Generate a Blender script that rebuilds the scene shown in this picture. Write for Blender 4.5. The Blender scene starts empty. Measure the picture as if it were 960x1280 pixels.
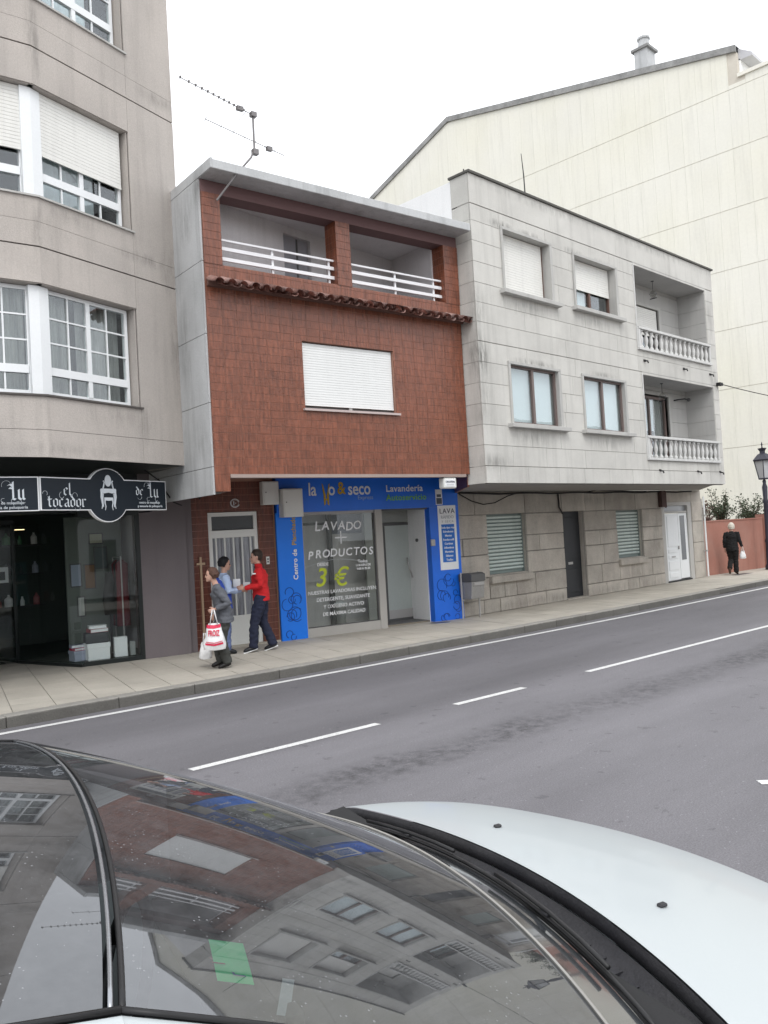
import bpy, bmesh, math, random
from mathutils import Vector, Matrix, noise as mnoise
random.seed(7)
R = math.radians
sc = bpy.context.scene
C = sc.collection

# ------------------------------------------------------------------ camera
CAM_H = 1.85
yaw, pitch, roll = 0.7730937, 0.0285553, -0.0573904
fwd = Vector((math.sin(yaw)*math.cos(pitch), math.cos(yaw)*math.cos(pitch), math.sin(pitch)))
rgt = Vector((math.cos(yaw), -math.sin(yaw), 0)); up0 = rgt.cross(fwd)
rr = rgt*math.cos(roll) + up0*math.sin(roll); uu = -rgt*math.sin(roll) + up0*math.cos(roll)
cd = bpy.data.cameras.new('camera'); cam = bpy.data.objects.new('camera', cd); C.objects.link(cam)
cam.matrix_world = Matrix(((rr.x, uu.x, -fwd.x, 0), (rr.y, uu.y, -fwd.y, 0), (rr.z, uu.z, -fwd.z, CAM_H), (0, 0, 0, 1)))
cd.sensor_fit = 'VERTICAL'; cd.sensor_height = 36.0; cd.lens = 36.0*1043.75/1280.0
cd.clip_start = 0.05; cd.clip_end = 2000
sc.camera = cam
# ------------------------------------------------------------------ world: bright overcast
SUN_EL, SUN_AZ = R(52), R(215)
w = bpy.data.worlds.new('World'); sc.world = w; w.use_nodes = True
nt = w.node_tree; nt.nodes.clear()
sky = nt.nodes.new('ShaderNodeTexSky'); sky.sky_type = 'NISHITA'; sky.sun_disc = False
sky.sun_elevation = SUN_EL; sky.sun_rotation = SUN_AZ; sky.air_density = 1.0; sky.dust_density = 4.0
hs = nt.nodes.new('ShaderNodeHueSaturation'); hs.inputs['Saturation'].default_value = 0.12
mx = nt.nodes.new('ShaderNodeMixRGB'); mx.inputs['Fac'].default_value = 0.8
mx.inputs['Color2'].default_value = (15.5, 15.9, 16.6, 1)       # the even cloud deck
bg = nt.nodes.new('ShaderNodeBackground'); bg.inputs['Strength'].default_value = 0.1
wo = nt.nodes.new('ShaderNodeOutputWorld')
nt.links.new(sky.outputs[0], hs.inputs['Color']); nt.links.new(hs.outputs[0], mx.inputs['Color1'])
nt.links.new(mx.outputs[0], bg.inputs['Color']); nt.links.new(bg.outputs[0], wo.inputs['Surface'])
sl = bpy.data.lights.new('sun', 'SUN'); sl.energy = 0.9; sl.angle = R(25); sl.color = (1, 0.97, 0.93)
so = bpy.data.objects.new('sun', sl); C.objects.link(so)
so.rotation_euler = (R(90)-SUN_EL, 0, R(-35)); so.location = (0, -10, 30)
sc.view_settings.view_transform = 'Standard'; sc.view_settings.look = 'None'
sc.view_settings.exposure = 0.32; sc.view_settings.gamma = 1.0
sc.cycles.max_bounces = 8; sc.cycles.transparent_max_bounces = 12
sc.cycles.caustics_reflective = False; sc.cycles.caustics_refractive = False

# ------------------------------------------------------------------ materials
MATS = {}
def _n(nt, t, **k):
    n = nt.nodes.new(t)
    for a, b in k.items():
        if a in n.inputs: n.inputs[a].default_value = b
        else: setattr(n, a, b)
    return n
def mat(name, col, rough=0.8, var=0.08, scale=1.3, fvar=0.06, fine=45, bump=0.15, bdist=0.004, streak=0.0,
        objvar=0.0, metal=0.0, spec=0.4, tint=None, tintf=0.0, speck=0.0, coat=0.0, rib=0.0, aniso=(1, 1, 1)):
    if name in MATS: return MATS[name]
    m = bpy.data.materials.new(name); m.use_nodes = True; t = m.node_tree; L = t.links.new
    b = t.nodes['Principled BSDF']
    geo = _n(t, 'ShaderNodeNewGeometry')
    mp = _n(t, 'ShaderNodeMapping'); mp.inputs['Scale'].default_value = aniso
    L(geo.outputs['Position'], mp.inputs['Vector']); pos = mp.outputs[0]
    n1 = _n(t, 'ShaderNodeTexNoise', Scale=scale, Detail=5.0, Roughness=0.6); L(pos, n1.inputs['Vector'])
    n2 = _n(t, 'ShaderNodeTexNoise', Scale=float(fine), Detail=3.0, Roughness=0.7); L(pos, n2.inputs['Vector'])
    def mul(a, bb, op='MULTIPLY'):
        x = _n(t, 'ShaderNodeMath', operation=op)
        for i, v in enumerate((a, bb)):
            if isinstance(v, (int, float)): x.inputs[i].default_value = v
            else: L(v, x.inputs[i])
        return x.outputs[0]
    f = mul(mul(mul(n1.outputs['Fac'], 0.5, 'SUBTRACT'), 4*var), 1.0, 'ADD')
    f = mul(f, mul(mul(mul(n2.outputs['Fac'], 0.5, 'SUBTRACT'), 4*fvar), 1.0, 'ADD'))
    if streak:
        ms = _n(t, 'ShaderNodeMapping'); ms.inputs['Scale'].default_value = (3.2, 3.2, 0.22); L(geo.outputs['Position'], ms.inputs['Vector'])
        n3 = _n(t, 'ShaderNodeTexNoise', Scale=1.6, Detail=6.0, Roughness=0.65); L(ms.outputs[0], n3.inputs['Vector'])
        cr = _n(t, 'ShaderNodeMapRange'); cr.inputs['From Min'].default_value = 0.5; cr.inputs['From Max'].default_value = 0.75
        L(n3.outputs['Fac'], cr.inputs['Value'])
        f = mul(f, mul(1.0, mul(cr.outputs[0], streak), 'SUBTRACT'))
    if objvar:
        oi = _n(t, 'ShaderNodeObjectInfo')
        f = mul(f, mul(mul(mul(oi.outputs['Random'], 0.5, 'SUBTRACT'), 2*objvar), 1.0, 'ADD'))
    if speck:
        vo = _n(t, 'ShaderNodeTexVoronoi', Scale=float(fine)*0.7); L(pos, vo.inputs['Vector'])
        lt = mul(vo.outputs['Distance'], 0.22, 'LESS_THAN')
        f = mul(f, mul(1.0, mul(lt, speck), 'SUBTRACT'))
    base = _n(t, 'ShaderNodeRGB'); base.outputs[0].default_value = (*col, 1); cur = base.outputs[0]
    if tint:
        n4 = _n(t, 'ShaderNodeTexNoise', Scale=scale*0.6, Detail=4.0); L(pos, n4.inputs['Vector'])
        r4 = _n(t, 'ShaderNodeMapRange'); r4.inputs['From Min'].default_value = 0.42; r4.inputs['From Max'].default_value = 0.68
        r4.inputs['To Max'].default_value = tintf; L(n4.outputs['Fac'], r4.inputs['Value'])
        mm = _n(t, 'ShaderNodeMixRGB'); L(r4.outputs[0], mm.inputs['Fac']); L(cur, mm.inputs['Color1']); mm.inputs['Color2'].default_value = (*tint, 1); cur = mm.outputs[0]
    vm = _n(t, 'ShaderNodeVectorMath', operation='SCALE'); L(cur, vm.inputs[0]); L(f, vm.inputs['Scale'])
    L(vm.outputs[0], b.inputs['Base Color'])
    b.inputs['Roughness'].default_value = rough; b.inputs['Metallic'].default_value = metal
    b.inputs['Specular IOR Level'].default_value = spec; b.inputs['Coat Weight'].default_value = coat; b.inputs['Coat Roughness'].default_value = 0.04
    h = n2.outputs['Fac']
    if rib:
        mr = _n(t, 'ShaderNodeMapping'); mr.inputs['Scale'].default_value = (rib, rib, rib*0.13); L(geo.outputs['Position'], mr.inputs['Vector'])
        n5 = _n(t, 'ShaderNodeTexNoise', Scale=1.0, Detail=2.0); L(mr.outputs[0], n5.inputs['Vector'])
        h = mul(h, mul(n5.outputs['Fac'], 2.5), 'ADD')
        f2 = mul(mul(mul(n5.outputs['Fac'], 0.5, 'SUBTRACT'), 1.6), 1.0, 'ADD')
        v2 = _n(t, 'ShaderNodeVectorMath', operation='SCALE'); L(vm.outputs[0], v2.inputs[0]); L(f2, v2.inputs['Scale']); L(v2.outputs[0], b.inputs['Base Color'])
    if bump:
        bp = _n(t, 'ShaderNodeBump', Strength=bump, Distance=bdist*4); L(h, bp.inputs['Height']); L(bp.outputs[0], b.inputs['Normal'])
    MATS[name] = m; return m
def plain(name, col, rough=0.6, metal=0.0, spec=0.4, coat=0.0):
    return mat(name, col, rough=rough, metal=metal, spec=spec, coat=coat, var=0.04, fvar=0.03, bump=0.04)
def emis(name, col, s):
    m = bpy.data.materials.new(name); m.use_nodes = True; b = m.node_tree.nodes['Principled BSDF']
    b.inputs['Base Color'].default_value = (*col, 1); b.inputs['Emission Color'].default_value = (*col, 1); b.inputs['Emission Strength'].default_value = s
    MATS[name] = m; return m
def glass(name, tint=(0.8, 0.85, 0.85), ior=1.6, dust=0.0, rough=0.0, wob=0.0, veil=0.0):
    if name in MATS: return MATS[name]
    m = bpy.data.materials.new(name); m.use_nodes = True; t = m.node_tree; L = t.links.new; t.nodes.clear()
    out = _n(t, 'ShaderNodeOutputMaterial'); tr = _n(t, 'ShaderNodeBsdfTransparent'); tr.inputs[0].default_value = (*tint, 1)
    gl = _n(t, 'ShaderNodeBsdfGlossy'); gl.inputs['Roughness'].default_value = rough; gl.inputs['Color'].default_value = (0.95, 0.97, 1, 1)
    geo = _n(t, 'ShaderNodeNewGeometry'); fr = _n(t, 'ShaderNodeFresnel'); mix = _n(t, 'ShaderNodeMixShader')
    io = _n(t, 'ShaderNodeMapRange'); L(geo.outputs['Backfacing'], io.inputs['Value']); io.inputs['To Min'].default_value = ior; io.inputs['To Max'].default_value = 1/ior; L(io.outputs[0], fr.inputs['IOR'])
    L(fr.outputs[0], mix.inputs[0]); L(tr.outputs[0], mix.inputs[1]); L(gl.outputs[0], mix.inputs[2]); last = mix.outputs[0]
    if wob:
        nz = _n(t, 'ShaderNodeTexNoise', Scale=1.7, Detail=1.0); L(geo.outputs['Position'], nz.inputs['Vector'])
        bp = _n(t, 'ShaderNodeBump', Strength=wob, Distance=0.05); L(nz.outputs['Fac'], bp.inputs['Height']); L(bp.outputs[0], gl.inputs['Normal'])
    if dust:
        df = _n(t, 'ShaderNodeBsdfDiffuse'); df.inputs[0].default_value = (0.47, 0.48, 0.50, 1)
        v = _n(t, 'ShaderNodeTexVoronoi', Scale=95.0); L(geo.outputs['Position'], v.inputs['Vector'])
        nn = _n(t, 'ShaderNodeTexNoise', Scale=7.0, Detail=6.0, Roughness=0.7); L(geo.outputs['Position'], nn.inputs['Vector'])
        sz = _n(t, 'ShaderNodeMapRange'); L(nn.outputs['Fac'], sz.inputs['Value']); sz.inputs['From Min'].default_value = 0.42; sz.inputs['From Max'].default_value = 0.8; sz.inputs['To Max'].default_value = 0.28
        lt = _n(t, 'ShaderNodeMath', operation='LESS_THAN'); L(v.outputs['Distance'], lt.inputs[0]); L(sz.outputs[0], lt.inputs[1])
        a = _n(t, 'ShaderNodeMath', operation='MULTIPLY_ADD'); L(lt.outputs[0], a.inputs[0]); a.inputs[1].default_value = 0.45*dust
        n6 = _n(t, 'ShaderNodeTexNoise', Scale=22.0, Detail=8.0, Roughness=0.8); L(geo.outputs['Position'], n6.inputs['Vector'])
        r6 = _n(t, 'ShaderNodeMapRange'); L(n6.outputs['Fac'], r6.inputs['Value']); r6.inputs['From Min'].default_value = 0.35; r6.inputs['From Max'].default_value = 0.9; r6.inputs['To Max'].default_value = 0.20*dust+veil; r6.inputs['To Min'].default_value = veil; r6.inputs['From Min'].default_value = 0.3
        L(r6.outputs[0], a.inputs[2])
        m2 = _n(t, 'ShaderNodeMixShader'); L(a.outputs[0], m2.inputs[0]); L(last, m2.inputs[1]); L(df.outputs[0], m2.inputs[2]); last = m2.outputs[0]
    L(last, out.inputs['Surface']); MATS[name] = m; return m

TMP = bpy.data.scenes.new('scratch')
def bake(o):
    """evaluate one object alone and return its mesh"""
    TMP.collection.objects.link(o); vl = TMP.view_layers[0]; vl.update()
    me = bpy.data.meshes.new_from_object(o.evaluated_get(vl.depsgraph)); bpy.data.objects.remove(o); return me
# ------------------------------------------------------------------ frames, objects
class Fr:
    """a plan frame: x along a wall (to the right), y into the building, z up"""
    def __init__(s, x, y, a=0.0): s.x, s.y, s.a = x, y, R(a); s.m = Matrix.Translation((x, y, 0)) @ Matrix.Rotation(s.a, 4, 'Z')
    def w(s, u, y, z=0): return s.m @ Vector((u, y, z))
W0 = Fr(0, 0)
WM = {}
def setp(o, parent, world):
    if parent is not None:
        o.parent = parent; o.matrix_parent_inverse = Matrix.Identity(4); o.matrix_basis = WM[parent.name].inverted() @ world
    else: o.matrix_basis = world
    WM[o.name] = world
def tag(o, label=None, cat=None, group=None, kind=None):
    if label: o['label'] = label
    if cat: o['category'] = cat
    if group: o['group'] = group
    if kind: o['kind'] = kind
    return o
def thing(name, label, cat, fr=W0, group=None, z=0):
    o = bpy.data.objects.new(name, None); C.objects.link(o); o.empty_display_size = 0.2
    setp(o, None, Matrix.Translation((0, 0, z)) @ fr.m); return tag(o, label, cat, group)

class MB:
    def __init__(s): s.b = bmesh.new()
    def box(s, x0, x1, y0, y1, z0, z1):
        vs = [s.b.verts.new((x, y, z)) for x in (x0, x1) for y in (y0, y1) for z in (z0, z1)]
        for f in ((0, 1, 3, 2), (4, 6, 7, 5), (0, 4, 5, 1), (2, 3, 7, 6), (0, 2, 6, 4), (1, 5, 7, 3)): s.b.faces.new([vs[i] for i in f])
        return s
    def prism(s, poly, y0, y1, axis='y'):
        """polygon in x,z extruded along y (axis y), in x,y extruded along z (axis z), in y,z along x (axis x)"""
        def P(a, b, t): return (a, t, b) if axis == 'y' else ((a, b, t) if axis == 'z' else (t, a, b))
        A = [s.b.verts.new(P(a, b, y0)) for a, b in poly]; B = [s.b.verts.new(P(a, b, y1)) for a, b in poly]
        n = len(poly); s.b.faces.new(A); s.b.faces.new(B[::-1])
        for i in range(n): s.b.faces.new((A[i], B[i], B[(i+1) % n], A[(i+1) % n]))
        return s
    def tube(s, pts, r, n=8, cap=True, flat=None):
        pts = [Vector(p) for p in pts]; rs = r if isinstance(r, (list, tuple)) else [r]*len(pts); rings = []
        up = Vector((0, 0, 1)); prev = None
        for i, p in enumerate(pts):
            d = (pts[min(i+1, len(pts)-1)]-pts[max(i-1, 0)])
            d = d.normalized() if d.length > 1e-9 else Vector((0, 0, 1))
            if prev is None:
                a = up if abs(d.z) < 0.9 else Vector((1, 0, 0)); x = d.cross(a).normalized()
            else:
                x = (prev-d*prev.dot(d)); x = x.normalized() if x.length > 1e-6 else d.cross(up).normalized()
            prev = x; y = d.cross(x)
            rx, ry = rs[i] if isinstance(rs[i], (tuple, list)) else (rs[i], rs[i])
            rings.append([s.b.verts.new(p+x*math.cos(2*math.pi*k/n)*rx+y*math.sin(2*math.pi*k/n)*ry) for k in range(n)])
        for a, b in zip(rings, rings[1:]):
            for k in range(n): s.b.faces.new((a[k], a[(k+1) % n], b[(k+1) % n], b[k]))
        if cap: s.b.faces.new(rings[0][::-1]); s.b.faces.new(rings[-1])
        return s
    def lathe(s, prof, c=(0, 0, 0), n=16):
        rings = [[s.b.verts.new((c[0]+r*math.cos(2*math.pi*k/n), c[1]+r*math.sin(2*math.pi*k/n), c[2]+z)) for k in range(n)] for r, z in prof]
        for a, b in zip(rings, rings[1:]):
            for k in range(n): s.b.faces.new((a[k], a[(k+1) % n], b[(k+1) % n], b[k]))
        s.b.faces.new(rings[0][::-1]); s.b.faces.new(rings[-1]); return s
    def loft(s, rings):
        """rings: (cx,cy,cz,rx,ry) horizontal ellipses"""
        n = 20; rg = []
        for cx, cy, cz, rx, ry in rings: rg.append([s.b.verts.new((cx+rx*math.cos(2*math.pi*k/n), cy+ry*math.sin(2*math.pi*k/n), cz)) for k in range(n)])
        for a, b in zip(rg, rg[1:]):
            for k in range(n): s.b.faces.new((a[k], a[(k+1) % n], b[(k+1) % n], b[k]))
        s.b.faces.new(rg[0][::-1]); s.b.faces.new(rg[-1]); return s
    def ball(s, c, r, m=None, seg=14):
        r = (r, r, r) if isinstance(r, (int, float)) else r
        M = Matrix.Translation(c) @ (m.to_4x4() if m else Matrix.Identity(4)) @ Matrix.Diagonal((*r, 1))
        bmesh.ops.create_uvsphere(s.b, u_segments=seg, v_segments=seg//2+2, radius=1, matrix=M); return s
    def grid(s, fn, nu, nv, flip=False):
        V = [[s.b.verts.new(fn(i/nu, j/nv)) for j in range(nv+1)] for i in range(nu+1)]
        for i in range(nu):
            for j in range(nv):
                q = (V[i][j], V[i+1][j], V[i+1][j+1], V[i][j+1]); s.b.faces.new(q[::-1] if flip else q)
        return s
    def mesh(s, name, smooth=False, bevel=0, thick=0):
        if bevel: bmesh.ops.bevel(s.b, geom=s.b.edges[:], offset=bevel, segments=1, affect='EDGES', profile=0.5)
        bmesh.ops.recalc_face_normals(s.b, faces=s.b.faces[:])
        me = bpy.data.meshes.new(name); s.b.to_mesh(me); s.b.free()
        if smooth:
            for p in me.polygons: p.use_smooth = True
        return me
def obj(name, mb, m, parent=None, fr=None, smooth=False, bevel=0, z=0):
    me = mb.mesh(name, smooth, bevel) if isinstance(mb, MB) else mb
    if m and not me.materials: me.materials.append(m)
    o = bpy.data.objects.new(name, me); C.objects.link(o)
    world = fr.m if fr is not None else (WM[parent.name] if parent is not None else Matrix.Identity(4))
    if z: world = world @ Matrix.Translation((0, 0, z))
    setp(o, parent, world); return o
def struct(name, mb, m, fr=None, **k): return tag(obj(name, mb, m, None, fr, **k), kind='structure')
UNIT = {}
def unit(m, bev=0.0):
    if m.name not in UNIT:
        b = MB().box(0, 1, 0, 1, 0, 1); me = b.mesh('block_'+m.name); me.materials.append(m); UNIT[m.name] = me
    return UNIT[m.name]
def pieces(name, boxes, m, parent, fr, limit=300, kindname=None):
    """each box its own object sharing one mesh; the rest beyond the limit joined"""
    me = unit(m)
    for (x0, x1, y0, y1, z0, z1) in boxes[:limit]:
        o = bpy.data.objects.new(name, me); C.objects.link(o)
        setp(o, parent, fr.m @ Matrix.Translation((x0, y0, z0)) @ Matrix.Diagonal((x1-x0, y1-y0, z1-z0, 1)))
    if len(boxes) > limit:
        b = MB()
        for q in boxes[limit:]: b.box(*q)
        tag(obj(kindname or name, b, m, parent, fr), kind='stuff')
def wall(u0, u1, z0, z1, y0, y1, holes=()):
    """a wall slab with rectangular holes (u0,u1,z0,z1)"""
    b = MB(); us = sorted({u0, u1, *[min(max(h[i], u0), u1) for h in holes for i in (0, 1)]})
    for a, c in zip(us, us[1:]):
        mid = (a+c)/2; z = z0
        for h in sorted([h for h in holes if h[0] < mid < h[1]], key=lambda h: h[2]):
            if h[2] > z: b.box(a, c, y0, y1, z, h[2])
            z = max(z, h[3])
        if z < z1: b.box(a, c, y0, y1, z, z1)
    return b
def cut(u0, u1, z0, z1, holes):
    """cut a rectangle round holes -> list of rectangles"""
    rs = [(u0, u1, z0, z1)]
    for h in holes:
        out = []
        for a, b, c, d in rs:
            if h[0] >= b or h[1] <= a or h[2] >= d or h[3] <= c: out.append((a, b, c, d)); continue
            if h[0] > a: out.append((a, h[0], c, d))
            if h[1] < b: out.append((h[1], b, c, d))
            if h[2] > c: out.append((max(a, h[0]), min(b, h[1]), c, h[2]))
            if h[3] < d: out.append((max(a, h[0]), min(b, h[1]), h[3], d))
        rs = out
    return [r for r in rs if r[1]-r[0] > 0.03 and r[3]-r[2] > 0.03]
def text(name, body, m, parent, fr, u, y, z, size, align='LEFT', bold=0.0, shear=0.0, rot=0.0, space=1.0, depth=0.003, sx=1.0):
    c = bpy.data.curves.new(name, 'FONT'); c.body = body; c.size = size; c.align_x = align; c.offset = bold; c.shear = shear
    c.space_character = space; c.extrude = depth; c.resolution_u = 3
    me = bake(bpy.data.objects.new('tmp', c)); bpy.data.curves.remove(c)
    me.transform(Matrix.Translation((u, y, z)) @ Matrix.Rotation(R(90), 4, 'X') @ Matrix.Rotation(rot, 4, 'Z') @ Matrix.Diagonal((sx, 1, 1, 1)))
    me.materials.clear(); me.materials.append(m); me.name = name
    o = bpy.data.objects.new(name, me); C.objects.link(o); setp(o, parent, fr.m); return o

# palette ------------------------------------------------------------
M_render = mat('pinkish_grey_render', (0.475, 0.435, 0.40), rough=0.9, var=0.08, scale=0.9, fvar=0.12, fine=60, bump=0.35, streak=0.16, tint=(0.39, 0.36, 0.335), tintf=0.7, speck=0.05)
M_joint = mat('dark_joint', (0.10, 0.09, 0.085), rough=0.95, var=0.1)
M_granite = mat('pale_granite_cladding', (0.57, 0.56, 0.525), rough=0.75, var=0.09, scale=1.4, fvar=0.10, fine=70, bump=0.2, streak=0.17, objvar=0.04, tint=(0.49, 0.48, 0.45), tintf=0.6, speck=.04)
M_gtrim = mat('granite_trim', (0.46, 0.455, 0.435), rough=0.75, fine=80, fvar=0.1, streak=0.18, var=0.08)
M_stone = mat('weathered_stone', (0.47, 0.435, 0.385), rough=0.9, var=0.14, scale=2.6, fvar=0.16, fine=45, bump=0.7, bdist=0.008, objvar=0.10, tint=(0.34, 0.30, 0.265), tintf=0.5, streak=0.12)
M_mortar = mat('grey_mortar', (0.30, 0.29, 0.27), rough=0.95, var=0.12)
M_tile = mat('red_brown_klinker_tile', (0.185, 0.060, 0.031), rough=0.33, var=0.07, scale=1.5, fvar=0.10, fine=30, bump=0.35, bdist=0.003, objvar=0.09, spec=0.55, rib=30.0, tint=(0.18, 0.062, 0.036), tintf=0.4)
M_grout = mat('pinkish_grout', (0.36, 0.20, 0.15), rough=0.9, var=0.15)
M_tilestuff = M_tile
M_conc = mat('weathered_concrete', (0.52, 0.53, 0.535), rough=0.85, var=0.08, scale=1.4, fvar=0.08, fine=40, bump=0.3, streak=0.28, tint=(0.33, 0.34, 0.34), tintf=0.5)
M_clay = mat('old_clay_roof_tile', (0.33, 0.19, 0.16), rough=0.9, var=0.3, scale=6, fvar=0.15, fine=60, bump=0.4, objvar=0.25, tint=(0.36, 0.26, 0.24), tintf=0.8)
M_plaster = mat('pale_grey_plaster', (0.60, 0.58, 0.59), rough=0.9, var=0.05, streak=0.12)
M_whitewall = mat('white_painted_wall', (0.80, 0.80, 0.80), rough=0.85, var=0.03, streak=0.08)
M_white = plain('white_pvc', (0.78, 0.80, 0.81), rough=0.35)
M_whitem = plain('white_painted_metal', (0.80, 0.80, 0.82), rough=0.4)
M_shut = mat('cream_shutter_slat', (0.74, 0.735, 0.70), rough=0.5, var=0.03, fvar=0.03, bump=0.05, streak=0.1)
M_shutw = mat('white_shutter_slat', (0.78, 0.79, 0.78), rough=0.5, var=0.03, fvar=0.03, bump=0.05, streak=0.05)
M_green = mat('pale_green_metal_slat', (0.56, 0.64, 0.61), rough=0.4, var=0.06, fvar=0.05, streak=0.18)
M_brownf = plain('brown_aluminium', (0.16, 0.12, 0.11), rough=0.45)
M_black = plain('black_metal', (0.012, 0.013, 0.016), rough=0.4)
M_blackdoor = mat('black_painted_door', (0.022, 0.024, 0.028), rough=0.5, var=0.2, streak=0.2)
M_rubber = plain('black_rubber', (0.015, 0.015, 0.016), rough=0.6)
M_blue = mat('blue_sign_film', (0.014, 0.17, 0.80), rough=0.35, var=0.12, scale=0.9, fvar=0.02, bump=0.03, tint=(0.012, 0.10, 0.55), tintf=0.5, spec=0.5)
M_bluel = mat('bright_blue_sign_film', (0.012, 0.19, 0.80), rough=0.35, var=0.08, scale=0.9, fvar=0.02, bump=0.03)
M_blued = plain('dark_blue_ink', (0.008, 0.04, 0.22), rough=0.5)
M_yellow = plain('mustard_yellow_print', (0.55, 0.36, 0.03), rough=0.5)
M_lime = plain('lime_yellow_print', (0.50, 0.58, 0.04), rough=0.5)
M_ltgreen = plain('green_print', (0.20, 0.50, 0.10), rough=0.5)
M_print = plain('white_print', (0.82, 0.83, 0.84), rough=0.5)
M_paleblue = plain('pale_blue_print', (0.35, 0.50, 0.75), rough=0.5)
M_inkgrey = plain('grey_ink', (0.10, 0.11, 0.14), rough=0.6)
M_box = plain('white_enamelled_box', (0.74, 0.75, 0.72), rough=0.45)
M_alu = plain('brushed_aluminium', (0.42, 0.41, 0.40), rough=0.4, metal=0.3)
M_frameg = plain('grey_shop_frame', (0.40, 0.385, 0.36), rough=0.5)
M_dframe = plain('dark_grey_frame', (0.10, 0.10, 0.10), rough=0.45)
M_fascia = plain('black_shop_fascia', (0.012, 0.016, 0.016), rough=0.35)
M_sign = plain('black_blue_sign_face', (0.010, 0.016, 0.024), rough=0.5, spec=0.3)
M_silver = plain('silver_print', (0.62, 0.66, 0.70), rough=0.45)
M_pillar = mat('mauve_grey_pillar', (0.155, 0.135, 0.14), rough=0.75, var=0.05, fvar=0.04, streak=0.1)
M_pave = mat('beige_paving', (0.44, 0.41, 0.355), rough=0.85, var=0.10, scale=1.5, fvar=0.10, fine=45, bump=0.2, objvar=0.05, tint=(0.36, 0.33, 0.285), tintf=0.6, speck=.06)
M_kerb = mat('granite_kerb', (0.235, 0.225, 0.205), rough=0.9, var=0.14, scale=3.0, fvar=0.15, fine=60, bump=0.4, objvar=0.08, speck=0.2)
M_line = mat('worn_road_paint', (0.66, 0.66, 0.65), rough=0.7, var=0.12, scale=6, fvar=0.25, fine=60, speck=.35, bump=0.15)
M_cream = mat('cream_wall_panel', (0.735, 0.72, 0.65), rough=0.8, var=0.03, scale=0.35, fvar=0.03, fine=8, bump=0.03, streak=0.10, objvar=0.012, tint=(0.72, 0.70, 0.59), tintf=0.6)
M_creamj = mat('cream_wall_joint', (0.58, 0.54, 0.47), rough=0.9, var=0.1)
M_pinkwall = mat('faded_terracotta_paint', (0.36, 0.165, 0.125), rough=0.85, var=0.1, scale=1.5, streak=0.22, tint=(0.36, 0.22, 0.18), tintf=0.6, bump=0.2)
M_leaf = mat('bush_leaf', (0.055, 0.075, 0.04), rough=0.6, var=0.5, scale=3, fvar=0.2, fine=20, bump=0)
M_bark = mat('bark', (0.10, 0.07, 0.05), rough=0.9)
M_skin = mat('skin', (0.52, 0.31, 0.235), rough=0.55, var=0.04, fvar=0.03, fine=80, bump=0.05)
G_win = glass('window_glass', (0.92, 0.95, 0.95), ior=1.7, wob=0.02)
G_shop = glass('shop_glass', (0.93, 0.95, 0.93), ior=1.45)
G_dark = glass('dark_shop_glass', (0.93, 0.95, 0.94), ior=1.38)
M_curt = mat('sheer_grey_curtain', (0.30, 0.295, 0.28), rough=0.95, var=0.05, rib=10.0, bump=0.1)
M_wcurt = mat('white_window_blind', (0.74, 0.80, 0.82), rough=0.9, var=0.03)
M_room = mat('dim_room', (0.12, 0.11, 0.10), rough=0.95)
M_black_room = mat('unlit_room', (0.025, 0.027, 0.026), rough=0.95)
M_slate = mat('lichen_grey_roof_edge', (0.26, 0.26, 0.255), rough=0.9, var=0.3, scale=2.0, fvar=0.2, fine=15)
M_cable = plain('black_cable', (0.014, 0.013, 0.014), rough=0.7)

def stains(m, spots):
    """grime at real places: (x, y, z, rx, rz, strength), ragged by noise"""
    t = m.node_tree; L = t.links.new; b = t.nodes['Principled BSDF']; src = b.inputs['Base Color'].links[0].from_socket
    geo = _n(t, 'ShaderNodeNewGeometry'); mp = _n(t, 'ShaderNodeMapping'); mp.inputs['Scale'].default_value = (9, 9, 1.6); L(geo.outputs['Position'], mp.inputs['Vector'])
    nz = _n(t, 'ShaderNodeTexNoise', Scale=1.0, Detail=7.0, Roughness=0.75); L(mp.outputs[0], nz.inputs['Vector']); tot = None
    for x, y, z, rx, rz, st in spots:
        v = _n(t, 'ShaderNodeVectorMath', operation='SUBTRACT'); L(geo.outputs['Position'], v.inputs[0]); v.inputs[1].default_value = (x, y, z)
        q = _n(t, 'ShaderNodeVectorMath', operation='MULTIPLY'); L(v.outputs[0], q.inputs[0]); q.inputs[1].default_value = (1/rx, 1/rx, 1/rz)
        l = _n(t, 'ShaderNodeVectorMath', operation='LENGTH'); L(q.outputs[0], l.inputs[0])
        r1 = _n(t, 'ShaderNodeMapRange'); L(l.outputs['Value'], r1.inputs['Value']); r1.inputs['From Min'].default_value = .15; r1.inputs['From Max'].default_value = 1.0; r1.inputs['To Min'].default_value = st; r1.inputs['To Max'].default_value = 0
        if tot is None: tot = r1.outputs[0]
        else:
            a = _n(t, 'ShaderNodeMath', operation='MAXIMUM'); L(tot, a.inputs[0]); L(r1.outputs[0], a.inputs[1]); tot = a.outputs[0]
    rn = _n(t, 'ShaderNodeMapRange'); L(nz.outputs['Fac'], rn.inputs['Value']); rn.inputs['From Min'].default_value = .40; rn.inputs['From Max'].default_value = .62
    k = _n(t, 'ShaderNodeMath', operation='MULTIPLY'); L(tot, k.inputs[0]); L(rn.outputs[0], k.inputs[1])
    mm = _n(t, 'ShaderNodeMixRGB'); L(k.outputs[0], mm.inputs['Fac']); L(src, mm.inputs['Color1']); mm.inputs['Color2'].default_value = (.09, .088, .08, 1); L(mm.outputs[0], b.inputs['Base Color'])
gu = lambda u, z, rx, rz, st: (12.07+u, 9.63, z, rx, rz, st)
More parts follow.
